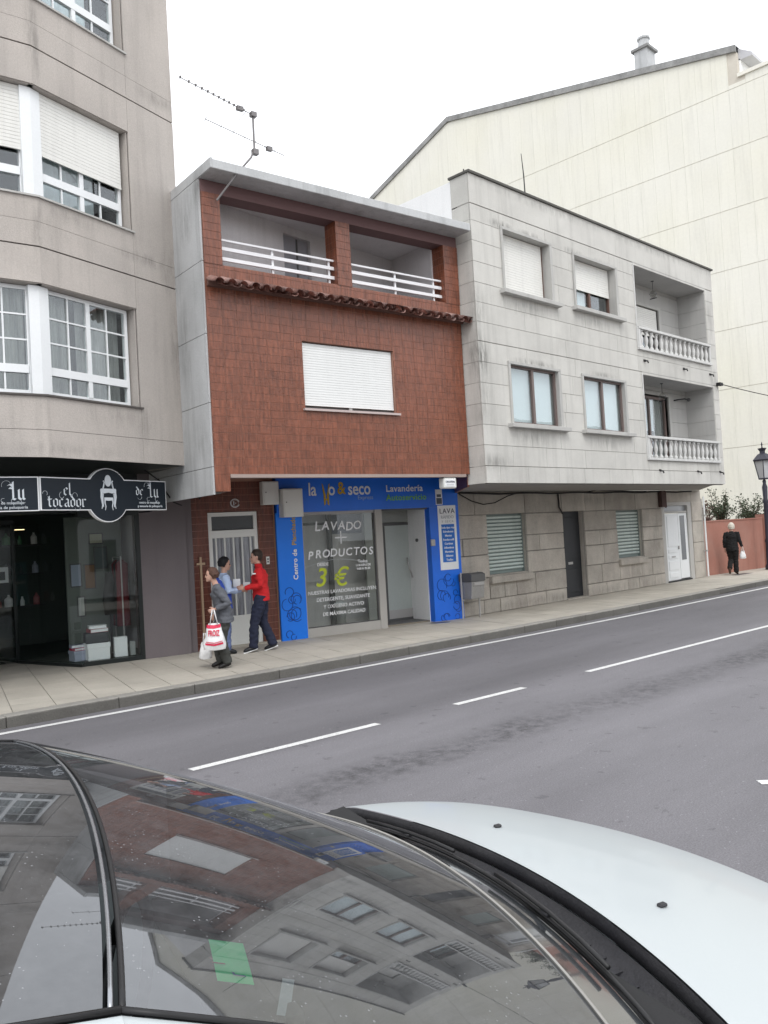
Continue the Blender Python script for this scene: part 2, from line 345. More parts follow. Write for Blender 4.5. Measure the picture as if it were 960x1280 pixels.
stains(M_granite, [gu(.05, 5.1, .35, .6, .9), gu(.05, 6.0, .25, .5, .55), gu(.1, 4.3, .3, .9, .4), gu(.9, 7.7, .5, .12, .8), gu(1.9, 7.7, .7, .10, .6), gu(3.4, 7.68, .5, .10, .7), gu(4.6, 7.66, .6, .1, .5), gu(1.6, 6.2, 1.0, .22, .45), gu(4.2, 6.25, .9, .22, .4),
    gu(1.7, 5.1, .9, .10, .75), gu(4.3, 5.1, .8, .09, .55), gu(1.6, 3.6, 1.0, .25, .4), gu(4.3, 3.6, .9, .25, .4), gu(.3, 3.1, .6, .2, .6), gu(9.9, 5.5, .25, .4, .5), gu(9.9, 7.0, .2, 1.0, .4), gu(9.8, 3.1, .5, .2, .5), gu(7.5, 8.4, 4, .12, .35), gu(2.5, 8.4, 3, .12, .35)])
fb = lambda u, z, rx, rz, st: (4.54+u*.9636, 10.9+u*.2672, z, rx, rz, st)
stains(M_render, [fb(2.55, 4.9, .28, 1.1, .6), fb(2.5, 6.2, .4, .5, .45), fb(1.9, 6.25, .7, .12, .5), fb(.05, 6.2, .2, .5, .5), fb(.05, 8.8, .15, .7, .5), fb(.6, 6.5, .8, .15, .35), fb(2.3, 8.9, .5, .15, .45), fb(1.2, 3.8, .8, .2, .3), fb(1.75, 3.75, .25, .4, .35), fb(.3, 3.25, 1.2, .12, .3)])
stains(M_stone, [(13.9, 11.7, .6, .5, .7, .45), (15.0, 11.7, .5, .7, .3, .4), (18, 11.7, .1, 6, .16, .5), (19.0, 11.7, 2.5, 1.5, .2, .4), (21, 11.7, .5, .6, .4, .35), (22.3, 11.7, 1.3, .3, .8, .4)])
stains(M_conc, [(6.9, 10.6, 7.2, .5, .35, .6), (6.95, 11.1, 6.9, .3, .5, .5), (6.98, 11.3, 5.0, .25, .9, .45), (6.95, 10.9, 3.4, .3, .5, .4)])
# ------------------------------------------------------------------ ground, road, pavement
def road_material():
    m = bpy.data.materials.new('worn_asphalt'); m.use_nodes = True; t = m.node_tree; L = t.links.new; b = t.nodes['Principled BSDF']
    geo = _n(t, 'ShaderNodeNewGeometry'); P = geo.outputs['Position']
    sx = _n(t, 'ShaderNodeSeparateXYZ'); L(P, sx.inputs[0])
    def ma(op, a, c, d=None):
        x = _n(t, 'ShaderNodeMath', operation=op)
        for i, v in enumerate((a, c, d)):
            if v is None: continue
            if isinstance(v, (int, float)): x.inputs[i].default_value = v
            else: L(v, x.inputs[i])
        return x.outputs[0]
    def nz(s, d=5.0, r=0.6, sc3=None):
        n = _n(t, 'ShaderNodeTexNoise', Scale=s, Detail=d, Roughness=r)
        if sc3:
            mp = _n(t, 'ShaderNodeMapping'); mp.inputs['Scale'].default_value = sc3; L(P, mp.inputs['Vector']); L(mp.outputs[0], n.inputs['Vector'])
        else: L(P, n.inputs['Vector'])
        return n.outputs['Fac']
    def mr(v, a, c, d=0.0, e=1.0):
        x = _n(t, 'ShaderNodeMapRange'); L(v, x.inputs['Value'])
        for k, q in (('From Min', a), ('From Max', c), ('To Min', d), ('To Max', e)): x.inputs[k].default_value = q
        return x.outputs[0]
    base = mr(nz(0.7, 6, 0.65, (0.25, 1, 1)), 0.3, 0.7, 0.82, 1.16)
    fine = mr(nz(85, 4, 0.85), 0.25, 0.75, 0.52, 1.48)
    # the dark ravelled seam between the two carriageways, and polished wheel tracks
    d = ma('SUBTRACT', sx.outputs['Y'], ma('MULTIPLY_ADD', sx.outputs['X'], -0.045, 5.46))
    d = ma('ABSOLUTE', ma('ADD', d, mr(nz(1.6, 4), 0.3, 0.7, -0.1, 0.1)), 0)
    seam = ma('MULTIPLY', mr(d, 0.10, 0.42, 1, 0), mr(nz(9, 6, 0.75), 0.38, 0.62, 0, 1))
    seam = ma('MULTIPLY', seam, mr(nz(0.7, 2), 0.3, 0.55, 0.35, 1))
    lane = mr(ma('SUBTRACT', sx.outputs['Y'], ma('MULTIPLY_ADD', sx.outputs['X'], -0.04, 6.75)), -0.1, 0.2, 1.0, 0.84)
    trk = mr(ma('SINE', ma('MULTIPLY', sx.outputs['Y'], 3.4), 0), -1, 1, 0.95, 1.03)
    spots = ma('LESS_THAN', nz(34, 2, 0.5), 0.285)
    tar = ma('MULTIPLY', ma('GREATER_THAN', nz(5.5, 3, 0.6), 0.67), 0.22)
    v = ma('MULTIPLY', ma('MULTIPLY', base, fine), ma('MULTIPLY', lane, trk))
    v = ma('MULTIPLY', v, ma('SUBTRACT', 1.0, ma('MULTIPLY', seam, 0.52)))
    v = ma('MULTIPLY', v, ma('SUBTRACT', 1.0, tar)); v = ma('ADD', v, ma('MULTIPLY', spots, 0.5))
    g = _n(t, 'ShaderNodeVectorMath', operation='SCALE'); g.inputs[0].default_value = (0.178, 0.173, 0.185); L(v, g.inputs['Scale'])
    L(g.outputs[0], b.inputs['Base Color']); b.inputs['Roughness'].default_value = 0.82; b.inputs['Specular IOR Level'].default_value = 0.35
    bp = _n(t, 'ShaderNodeBump', Strength=0.5, Distance=0.006); L(ma('SUBTRACT', nz(120, 3, 0.8), ma('MULTIPLY', seam, 0.8)), bp.inputs['Height']); L(bp.outputs[0], b.inputs['Normal'])
    return m
M_road = road_material()
M_earth = mat('dusty_ground', (0.16, 0.15, 0.13), rough=0.95)
ZR = -0.14
struct('ground', MB().grid(lambda a, b: (-500+1000*a, -500+1000*b, -0.18), 4, 4), M_earth)
struct('road', MB().grid(lambda a, b: (-70+180*a, -0.6+11.2*b, ZR), 30, 6), M_road)
KP = [(-30, 11.9), (2.0, 10.32), (3.5, 10.19), (6, 9.99), (9, 9.78), (12.6, 9.60), (15.6, 9.49), (19.5, 9.44), (24.1, 9.41), (36, 9.4), (110, 9.4)]
def ky(x):
    for (a, b), (c, d) in zip(KP, KP[1:]):
        if a <= x <= c: return b+(d-b)*(x-a)/(c-a)
    return 9.4
b = MB(); V = []
xs = [-30, -10, 0, 2, 3.5, 6, 9, 12.6, 15.6, 19.5, 24.1, 36, 110]
b.grid(lambda a, c: (xs[round(a*12)], (ky(xs[round(a*12)])+0.2)*(1-c)+22*c, -0.012), 12, 1)
pav = struct('pavement', b, M_mortar)
kerb = struct('kerb', MB().grid(lambda a, c: (xs[round(a*12)], ky(xs[round(a*12)])+0.01+0.19*c, -0.02), 12, 1), M_mortar)
x = -3.0; i = 0
while x < 34:
    L_ = random.choice((1.0, 1.05, 1.2, 1.35, 1.5)); x2 = x+L_; y0, y1 = ky(x), ky(x2); g = 0.008
    mb = MB().prism([(0, 0), (L_-g, y1-y0), (L_-g, y1-y0+0.2), (0, 0.2)], 0, 0.3, 'z')
    if 20.3 < x < 21.6:   # the stone cut open for the gully
        mb.b.free(); mb = MB().prism([(0, 0), (L_-g, y1-y0), (L_-g, y1-y0+0.2), (0, 0.2)], 0.17, 0.3, 'z')
        mb.prism([(0, 0), (0.25, 0), (0.25, 0.2), (0, 0.2)], 0, 0.17, 'z'); mb.prism([(L_-0.25, 0), (L_-g, 0), (L_-g, 0.2), (L_-0.25, 0.2)], 0, 0.17, 'z')
        mb.prism([(L_/2-.03, 0.002), (L_/2+.03, 0.002), (L_/2+.03, 0.1), (L_/2-.03, 0.1)], 0, 0.17, 'z')
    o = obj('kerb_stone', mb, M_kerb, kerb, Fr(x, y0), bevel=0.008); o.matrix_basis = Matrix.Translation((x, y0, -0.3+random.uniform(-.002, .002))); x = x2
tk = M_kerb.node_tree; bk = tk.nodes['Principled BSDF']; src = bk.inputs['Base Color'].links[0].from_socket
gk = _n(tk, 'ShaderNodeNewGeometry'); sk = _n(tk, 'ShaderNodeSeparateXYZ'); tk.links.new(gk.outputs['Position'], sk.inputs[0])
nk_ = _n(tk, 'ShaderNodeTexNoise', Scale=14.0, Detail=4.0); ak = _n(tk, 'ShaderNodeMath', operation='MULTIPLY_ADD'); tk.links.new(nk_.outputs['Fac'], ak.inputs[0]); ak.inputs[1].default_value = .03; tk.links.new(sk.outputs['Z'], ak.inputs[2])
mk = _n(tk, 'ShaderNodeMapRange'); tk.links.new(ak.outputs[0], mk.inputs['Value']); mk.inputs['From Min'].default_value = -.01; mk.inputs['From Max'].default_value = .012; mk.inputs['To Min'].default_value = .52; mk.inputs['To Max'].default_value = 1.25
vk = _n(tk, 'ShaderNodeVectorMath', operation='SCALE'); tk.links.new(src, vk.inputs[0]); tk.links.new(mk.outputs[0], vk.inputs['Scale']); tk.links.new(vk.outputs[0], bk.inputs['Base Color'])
# paving slabs, laid askew as in the street
ang = -16.5; PA = Fr(0, 0, ang); s = 0.5; cand = []
def clip(poly, a, bb, c):  # keep a*x+b*y>=c
    out = []
    for i in range(len(poly)):
        p, q = poly[i], poly[(i+1) % len(poly)]; dp = a*p[0]+bb*p[1]-c; dq = a*q[0]+bb*q[1]-c
        if dp >= 0: out.append(p)
        if dp*dq < 0: t_ = dp/(dp-dq); out.append((p[0]+(q[0]-p[0])*t_, p[1]+(q[1]-p[1])*t_))
    return out
for iu in range(-30, 70):
    for iv in range(6, 60):
        cx, cy = iu*s+0.14, iv*s; wp = PA.w(cx+s/2, cy+s/2)
        if not (-4 < wp.x < 36) or wp.y < ky(wp.x)-0.2 or wp.y > 15.2: continue
        if wp.y > 13.9 and not (3.0 < wp.x < 6.6): continue
        poly = [PA.w(cx+a*s+(0.005 if a == 0 else -0.005), cy+c*s+(0.005 if c == 0 else -0.005)) for a, c in ((0, 0), (1, 0), (1, 1), (0, 1))]
        poly = [(p.x, p.y) for p in poly]; k0, k1 = ky(wp.x-.3)+.206, ky(wp.x+.3)+.206; sl_ = (k1-k0)/.6
        poly = clip(poly, -sl_, 1, k0-sl_*(wp.x-.3))
        if len(poly) < 3: continue
        A = abs(sum(poly[i][0]*poly[(i+1) % len(poly)][1]-poly[(i+1) % len(poly)][0]*poly[i][1] for i in range(len(poly))))/2
        if A < 0.01: continue
        vis = 2.9 < wp.x and wp.x < 33 and wp.y < 13.4+(1.6 if wp.x < 6 else 0)-max(0, (wp.x-7.7))*0.25+0.3*(wp.x > 13)+max(0, wp.x-13)*0.25
        cand.append((0 if vis else 1, wp.length, poly))
cand.sort(key=lambda c: (c[0], c[1])); rest = MB()
for k, (v_, d_, poly) in enumerate(cand):
    h = random.uniform(-0.0015, 0.0015)
    if k < 300:
        x0, y0 = poly[0]; mb = MB().prism([(p[0]-x0, p[1]-y0) for p in poly], -0.03, h, 'z')
        obj('paving_slab', mb, M_pave, pav, Fr(x0, y0))
    else: rest.prism(poly, -0.03, h, 'z')
tag(obj('far_paving_slab', rest, M_pave, pav), kind='stuff')
def strip(x0, x1, f, wdt, z=ZR+0.004, n=12):
    return MB().grid(lambda a, c: (x0+(x1-x0)*a, f(x0+(x1-x0)*a)+(c-.5)*wdt, z), n, 1)
markings = struct('edge_line', strip(-20, 60, lambda x: ky(x)-0.27-0.006*max(0, x-10), 0.11, n=80), M_line)
cl = lambda x: 6.78-0.062*x if x < 9 else 6.222-0.042*(x-9)
for x0, x1 in ((-4, 1.0), (3.92, 6.1), (7.26, 8.47), (9.79, 30)): struct('lane_dash', strip(x0, x1, lambda x: 6.95-0.069*x if x < 9 else 6.329-0.0555*(x-9), 0.10, n=6), M_line)
struct('road_arrow', MB().tube([(6.28, 2.62, ZR+.004), (6.36, 2.54, ZR+.004), (6.52, 2.50, ZR+.004), (7.6, 2.3, ZR+.004)], [(.05, .003)]*4, 6), M_line)
struct('near_pavement', MB().box(-60, 80, -4.5, -0.35, -0.3, 0.0), M_pave)

# ------------------------------------------------------------------ shared builders
def shutter(parent, fr, u0, u1, z0, z1, y, m, slat=0.045, gap=0.004, name='slat'):
    n = max(1, round((z1-z0)/slat)); h = (z1-z0)/n
    bs = [(u0, u1, y, y+0.012, z0+k*h+gap, z0+(k+1)*h) for k in range(n)]
    p = obj('roller_shutter', MB().box(u0, u1, y+0.008, y+0.02, z0, z1).box(u0, u1, y-0.004, y+0.02, z0-0.03, z0), m, parent, fr)
    pieces(name, bs, m, p, fr); return p
def frame(parent, fr, u0, u1, z0, z1, y, m, th=0.05, dp=0.05, nu=1, nz=(), name='frame', bars=0.0, nb=0):
    b = MB(); b.box(u0, u1, y, y+dp, z0, z0+th).box(u0, u1, y, y+dp, z1-th, z1).box(u0, u0+th, y, y+dp, z0+th, z1-th).box(u1-th, u1, y, y+dp, z0+th, z1-th)
    for k in range(1, nu): c = u0+(u1-u0)*k/nu; b.box(c-th/2, c+th/2, y, y+dp, z0+th, z1-th)
    for z in nz: b.box(u0+th, u1-th, y-0.004, y+dp-0.006, z-th/2, z+th/2)
    return obj(name, b, m, parent, fr)
def pane(parent, fr, u0, u1, z0, z1, y, m=None, name='pane'):
    return obj(name, MB().box(u0, u1, y, y+0.004, z0, z1), m or G_win, parent, fr)
def curtain(parent, fr, u0, u1, z0, z1, y, m, waves=14, amp=0.02, name='curtain'):
    return obj(name, MB().grid(lambda a, c: (u0+(u1-u0)*a, y+amp*math.sin(a*waves*6.283)+amp*.5*math.sin(a*waves*2.3), z0+(z1-z0)*c), waves*8, 1), m, parent, fr, smooth=True)

# ================================================================== left apartment building
FA, FB = Fr(4.54, 10.90, -8), Fr(4.54, 10.90, 15.5)
apt = thing('apartment_building', 'grey rendered apartment block with a cranked bay of white windows above a dark shop', 'building', FB)
ZT = 13.6
hB = [(-0.02, 1.66, 3.97, 5.46), (-0.02, 1.66, 6.63, 8.15), (-0.02, 1.66, 9.36, 10.9)]
hA = [(-2.6, 0.02, 3.97, 5.46), (-2.6, 0.02, 6.63, 8.15), (-2.6, 0.02, 9.36, 10.9)]
obj('wall', wall(0, 2.63, 3.16, ZT, 0.02, 0.34, hB), M_joint, apt, FB)
obj('wall', wall(-6, 0, 3.16, ZT, 0.02, 0.34, hA), M_joint, apt, FA)
rows = [(3.14, 3.50), (3.506, 5.935), (5.955, 6.28), (6.284, 8.655), (8.675, 9.0), (9.004, 11.4), (11.42, ZT)]
bs = []
for z0, z1 in rows:
    for u0, u1 in ((0.0, 1.66), (1.664, 2.63)):
        bs += [(a, b_, 0.0, 0.03, c, d) for a, b_, c, d in cut(u0, u1, z0, z1, hB)]
pieces('render_panel', bs, M_render, apt, FB)
bs = []
for z0, z1 in rows:
    for u0, u1 in ((-6, -2.604), (-2.6, 0.0)):
        bs += [(a, b_, 0.0, 0.03, c, d) for a, b_, c, d in cut(u0, u1, z0, z1, hA)]
pieces('render_panel', bs, M_render, apt, FA)
mb = MB()   # window reveals, sills and the returned end of the bay
for h in hB: obj('reveal', MB().box(1.64, 1.66, 0.03, 0.3, h[2], h[3]), M_render, apt, FB)
obj('end_wall', MB().box(2.60, 2.632, 0.03, 0.9, 3.14, ZT), M_render, apt, FB)
for hs_, f_ in ((hB, FB), (hA, FA)):
    for h in hs_:
        obj('sill', MB().box(h[0]+0.02, h[1]-(0 if f_ is FA else -0.03), -0.03, 0.26, h[2]-0.025, h[2]), M_joint if h[2] < 6 else M_gtrim, apt, f_)
        obj('lintel', MB().box(h[0], h[1], 0.02, 0.3, h[3]-0.01, h[3]+0.02), M_render, apt, f_)
def apt_window(fr, u0, u1, z0, z1, shut, corner, name='window'):
    wd = frame(apt, fr, u0, u1, z0, z1-(z1-shut if shut else 0)*0, 0.15, M_white, th=0.055, dp=0.06, name=name)
    zt = z0+0.33
    mb = MB(); n = 2; W = (u1-u0-0.11)
    mb.box(u0+.05, u1-.05, 0.135, 0.2, zt-0.05, zt+0.06)
    for k in range(1, n): c = u0+.055+W*k/n; mb.box(c-.035, c+.035, .14, .2, z0+.05, z1-.05)
    obj('mullion', mb, M_white, wd, fr)
    top = z1-0.05
    for k in range(n*2):
        a = u0+.055+W*k/(n*2); e = a+W/(n*2)
        if k % 2: obj('glazing_bar', MB().box(a-.011, a+.011, .15, .175, z0+.05, zt-.05).box(a-.011, a+.011, .15, .175, zt+.06, top), M_white, wd, fr)
        for r0, r1 in ((z0+.05, zt-.05), (zt+.06, top)): pane(wd, fr, a+.004, e-.004, r0, r1, .17)
    mb = MB()
    for k in (1, 2): z = zt+.06+(top-zt-.06)*k/3; mb.box(u0+.05, u1-.05, .151, .174, z-.011, z+.011)
    obj('glazing_bar', mb, M_white, wd, fr)
    return wd
for lvl, (z0, z1) in enumerate(((3.99, 5.44), (6.65, 8.13), (9.38, 10.88))):
    for fr, u0, u1 in ((FB, 0.13, 1.60), (FA, -1.40, -0.12), (FA, -2.55, -1.46)):
        wd = apt_window(fr, u0, u1, z0, z1, None, 0)
        if lvl == 1: shutter(apt, fr, u0+.02, u1-.02, 7.29, 8.13, 0.11, M_shut, slat=0.05)
        if lvl == 0:
            curtain(wd, fr, u0+.05, u0+(u1-u0)*.36, z0, z1-.02, .32, M_curt, waves=5); curtain(wd, fr, u0+(u1-u0)*.44, u1-.05, z0, z1-.02, .32, M_curt, waves=8)
        else: curtain(wd, fr, u0+.05, u0+(u1-u0)*.8, z0, z1-.02, .42, M_wcurt, waves=5)
    obj('corner_post', MB().prism([(-0.135, .10), (0.0, .085), (0.15, .135), (0.14, .26), (-0.13, .26)], z0, z1, 'z'), M_white, apt, Fr(4.54, 10.90, 2))
# dark rooms behind the windows, roof, soffit
mb = MB(); P1, P2, P3 = FB.w(2.63, .35), FA.w(-6, .35), FB.w(0, .36)
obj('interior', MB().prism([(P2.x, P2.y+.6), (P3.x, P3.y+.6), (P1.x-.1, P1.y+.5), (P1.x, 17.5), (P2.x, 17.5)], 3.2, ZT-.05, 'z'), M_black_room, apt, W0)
a0, a1, a2 = FA.w(-6, 0.01), FB.w(0, 0.012), FB.w(2.625, 0.01)
obj('soffit', MB().prism([(a0.x, a0.y), (a1.x, a1.y), (a2.x, a2.y), (7.6, 13.6), (7.6, 17), (a0.x, 17)], 3.145, 3.19, 'z'), M_fascia, apt, W0)
obj('roof', MB().prism([(a0.x, a0.y), (a1.x, a1.y), (a2.x, a2.y), (7.1, 17), (a0.x, 17)], ZT, ZT+.25, 'z'), M_conc, apt, W0)
# ground floor shop: pillar, glass display window, recessed entrance
FS = Fr(5.95, 13.29, -13.5)
obj('pillar', MB().box(1.0, 1.80, 0.0, 0.5, 0, 3.145), M_pillar, apt, FS)
obj('pillar', MB().box(1.8, 1.93, 0.06, 0.5, 0, 3.145), M_pillar, apt, FS)
obj('fascia', MB().box(-2.6, 1.0, 0.0, 0.35, 2.52, 3.145), M_fascia, apt, FS)
obj('shop_frame', MB().box(-0.0, 1.0, -0.0, 0.08, 0.0, 0.07).box(0.93, 1.0, 0.0, 0.08, 0.07, 2.52).box(0, .93, 0, .08, 2.44, 2.52), M_fascia, apt, FS)
pane(apt, FS, 0.0, 0.93, 0.07, 2.44, 0.03, G_dark, 'display_pane')
FSS = Fr(5.95, 13.29, 102.5)
obj('shop_frame', MB().box(0.0, 1.75, 0, 0.05, 0, 0.05), M_fascia, apt, FSS)
pane(apt, FSS, 0.01, 1.75, 0.05, 2.5, 0.02, G_dark, 'display_pane')
obj('shop_wall', MB().box(-3.0, 7.7, 17.3, 17.5, 0, 3.14), mat('dark_green_shop_wall', (.07, .085, .08), rough=.8), apt, W0)
obj('shop_wall', MB().box(-3.1, -2.9, 12.2, 17.3, 0, 3.14), M_black_room, apt, W0)
obj('shop_wall', MB().box(7.62, 7.72, 13.4, 17.3, 0, 3.14), M_room, apt, W0)
obj('shop_wall', MB().box(1.2, 3.9, 13.5, 13.7, 0, 3.14), M_black_room, apt, W0)
obj('shop_floor', MB().prism([(5.96, 13.4), (7.6, 12.9), (7.6, 17.3), (5.4, 17.3), (5.6, 14.9)], 0.0, 0.06, 'z'), mat('dark_green_floor', (0.03, 0.045, 0.04), rough=0.6), apt, W0)
obj('shop_floor', MB().box(-2.9, 5.4, 15.2, 17.3, 0.001, 0.02), M_black_room, apt, W0)
obj('door_frame', MB().box(4.0, 4.06, 15.1, 15.16, 0, 2.5).box(5.55, 5.61, 15.1, 15.16, 0, 2.5).box(4.06, 5.55, 15.1, 15.16, 2.42, 2.5).box(4.78, 4.84, 15.1, 15.16, 0, 2.42), M_fascia, apt, W0)
pane(apt, W0, 4.06, 5.55, 0.02, 2.42, 15.12, G_dark, 'door_pane')
# things seen in the display window
FD = FS
def crate(name, label, fr, u, y, z, dx, dy, dz, m, rot=0, cat='box', bev=0.01, group=None, lid=None):
    f2 = Fr(*fr.w(u, y).xy, math.degrees(fr.a)+rot); t = thing(name, label, cat, f2, group, z=z)
    obj('carton', MB().box(-dx/2, dx/2, -dy/2, dy/2, 0, dz), m, t, f2, bevel=bev, z=z)
    if lid: obj('lid', MB().box(-dx/2-.008, dx/2+.008, -dy/2-.008, dy/2+.008, dz*.72, dz+.004), lid, t, f2, bevel=.004, z=z)
    return t
P_w = plain('white_card', (0.80, 0.82, 0.84)); P_p = plain('crimson_card', (0.45, 0.05, 0.10)); P_g = plain('charcoal_card', (0.05, 0.055, 0.06)); P_l = plain('lilac_card', (0.35, 0.38, 0.48)); P_r = plain('dull_red_card', (0.33, 0.11, 0.12))
def book(label, u, y, z, dx, dy, dz, m, rot=0):
    f2 = Fr(*FD.w(u, y).xy, math.degrees(FD.a)+rot); t = thing('book', label, 'book', f2, 'books and folders in the shop display', z=z)
    obj('cover', MB().box(-dx/2, dx/2, -dy/2, dy/2, 0, .006).box(-dx/2, dx/2, -dy/2, dy/2, dz-.006, dz).box(-dx/2, -dx/2+.006, -dy/2, dy/2, .006, dz-.006), m, t, f2, z=z)
    obj('pages', MB().box(-dx/2+.006, dx/2-.008, -dy/2+.006, dy/2-.006, .006, dz-.006), P_w, t, f2, z=z)
crate('gift_box', 'large white gift box on the shop window floor, under a black box', FD, .27, .28, .06, .36, .26, .28, P_w, 4, lid=P_w)
crate('gift_box', 'black flat box lying on the large white gift box in the shop window', FD, .26, .28, .345, .36, .28, .17, P_g, -3)
crate('gift_box', 'small lilac box at the left corner of the shop window floor', FD, .02, .42, .06, .28, .26, .17, P_l, 10, lid=P_l)
crate('gift_box', 'upright pale grey box standing beside the pillar in the shop window', FD, .66, .30, .06, .22, .14, .34, P_w, -5)
crate('gift_box', 'slim grey box nearest the mauve pillar in the shop window', FD, .86, .32, .06, .09, .12, .24, plain('grey_card', (.3, .32, .32)), 0)
book('crimson book on the small lilac box in the shop window', .02, .42, .235, .26, .2, .045, P_p, 14)
book('pale folder on the crimson book in the shop window', -.01, .42, .282, .24, .18, .05, P_l, 3)
book('dull red book crowning the pile of boxes in the shop window', .29, .28, .52, .30, .24, .06, P_r, 6)
book('white folder on top of the pile in the shop window', .29, .28, .582, .28, .22, .05, P_w, -4)
# a little dressed stand and framed prints inside the window
t = thing('display_stand', 'tall dark display stand with draped scarves behind the shop glass', 'display stand', Fr(*FS.w(.62, .75).xy))
fS2 = Fr(*FS.w(.62, .75).xy)
obj('base', MB().lathe([(.16, .06), (.16, .08), (.02, .1), (.02, .12)], n=16), M_black, t, fS2)
obj('pole', MB().tube([(0, 0, .1), (0, 0, 1.5)], .015), M_black, t, fS2)
obj('scarf', MB().loft([(0, 0, .75, .10, .06), (0, 0, 1.0, .13, .08), (0, 0, 1.25, .10, .08), (0, 0, 1.48, .06, .05)]), plain('dark_cloth', (.03, .03, .03)), t, fS2, smooth=True)
t = thing('clothes_rail', 'rail of dark red garments by the pillar inside the shop window', 'clothes rail', FS)
obj('rail', MB().tube([(.78, .5, 1.75), (.78, 1.1, 1.75)], .012), M_alu, t, FS)
obj('rail_leg', MB().tube([(.78, .5, .06), (.78, .5, 1.75)], .012).tube([(.78, 1.1, .06), (.78, 1.1, 1.75)], .012), M_alu, t, FS)
for k in range(4): obj('garment', MB().loft([(.80, .55+.14*k, .55, .12, .05), (.80, .55+.14*k, 1.2, .10, .045), (.80, .55+.14*k, 1.62, .11, .03), (.80, .55+.14*k, 1.7, .03, .02)]), plain(['wine_cloth', 'black_cloth', 'wine_cloth', 'grey_cloth'][k], [(.12, .015, .02), (.02, .02, .02), (.12, .015, .02), (.12, .12, .12)][k]), t, FS, smooth=True)
obj('shop_divider', MB().box(.02, 1.0, 1.35, 1.4, .06, 2.5), mat('grey_green_panel', (0.17, 0.19, 0.175), rough=.8), apt, FS)
for (u, z, w_, h_, c_) in ((.18, 1.25, .2, .42, (.35, .4, .5)), (.42, 1.2, .2, .45, (.22, .12, .06)), (.25, .72, .14, .36, (.5, .52, .5)), (.62, 1.55, .24, .4, (.1, .12, .12)), (.55, 2.0, .25, .2, (.4, .4, .3))):
    t = thing('framed_picture', {.18: 'pale blue framed picture on the shop partition', .42: 'brown framed picture on the shop partition', .25: 'small white notice low on the shop partition', .62: 'dark framed picture highest by the clothes rail', .55: 'pale notice at the top of the shop partition'}[u], 'picture', FS)
    obj('picture_frame', MB().box(u-w_/2, u+w_/2, 1.325, 1.345, z, z+h_), M_dframe, t, FS); obj('print', MB().box(u-w_/2+.02, u+w_/2-.02, 1.32, 1.33, z+.02, z+h_-.02), plain('print%d' % int(u*100), c_), t, FS)
t = thing('shop_lamp', 'small warm spotlight glowing inside the dark shop', 'lamp', Fr(5.88, 15.6), z=2.34)
obj('housing', MB().box(-.1, .1, -.05, .05, .01, .05), M_black, t, Fr(5.88, 15.6), z=2.34)
obj('bulb', MB().box(-.08, .08, -.04, .04, 0, .012), emis('warm_bulb', (1, .75, .4), 2.5), t, Fr(5.88, 15.6), z=2.34)
for k, (x_, z_) in enumerate(((4.2, .9), (4.2, 1.5), (4.2, 2.05))):
    t = thing('shop_shelf', ['lowest', 'middle', 'top'][k]+' dim shelf of bottles at the back of the dark shop', 'shelf', Fr(3.9, 16.1), z=z_)
    obj('board', MB().box(-.6, 2.6, 0, .28, 0, .03), P_g, t, Fr(3.9, 16.1), z=z_)
    for j in range(14): obj('bottle', MB().lathe([(.04+.02*(j % 3), .03), (.04+.02*(j % 3), .12+.05*(j*j % 4)), (.02, .17+.05*(j*j % 4)), (.02, .20+.05*(j*j % 4))], (-.45+j*.22+.04*math.sin(j*5), .02, 0), 8), [P_w, P_l, P_r, plain('amber_bottle', (.30, .16, .05)), plain('green_bottle', (.08, .22, .12)), P_g][(j*7+k*5+j*j) % 6], t, Fr(3.9, 16.1), z=z_)
t = thing('shop_poster', 'dim teal poster on the wall inside the dark shop entrance', 'poster', Fr(5.25, 15.55)); M_teal = plain('teal_card', (.10, .30, .34))
obj('sheet', MB().box(-.55, .10, 0, .01, .95, 1.75), M_teal, t, Fr(5.25, 15.55)); obj('print_stripe', MB().box(-.5, .02, -.004, 0, 1.35, 1.40), P_w, t, Fr(5.25, 15.55))
t = thing('shop_notice', 'small white notice beside the teal poster in the dark shop', 'notice', Fr(5.5, 15.5)); obj('sheet', MB().box(-.10, .12, 0, .01, 1.40, 1.68), P_w, t, Fr(5.5, 15.5)); obj('print_stripe', MB().box(-.06, .06, -.004, 0, 1.45, 1.60), P_g, t, Fr(5.5, 15.5))
t = thing('white_chair', 'white chair standing just inside the dark shop entrance', 'chair', Fr(4.62, 14.3))
obj('seat', MB().box(-.2, .2, -.2, .2, .42, .46), P_w, t, Fr(4.62, 14.3), bevel=.01)
obj('backrest', MB().box(-.2, .2, .17, .2, .6, .9), P_w, t, Fr(4.62, 14.3), bevel=.01)
for sx_ in (-.17, .17):
    for sy_ in (-.17, .17): obj('leg', MB().box(sx_-.02, sx_+.02, sy_-.02, sy_+.02, 0, .42 if sy_ < 0 else .62), P_w, t, Fr(4.62, 14.3))

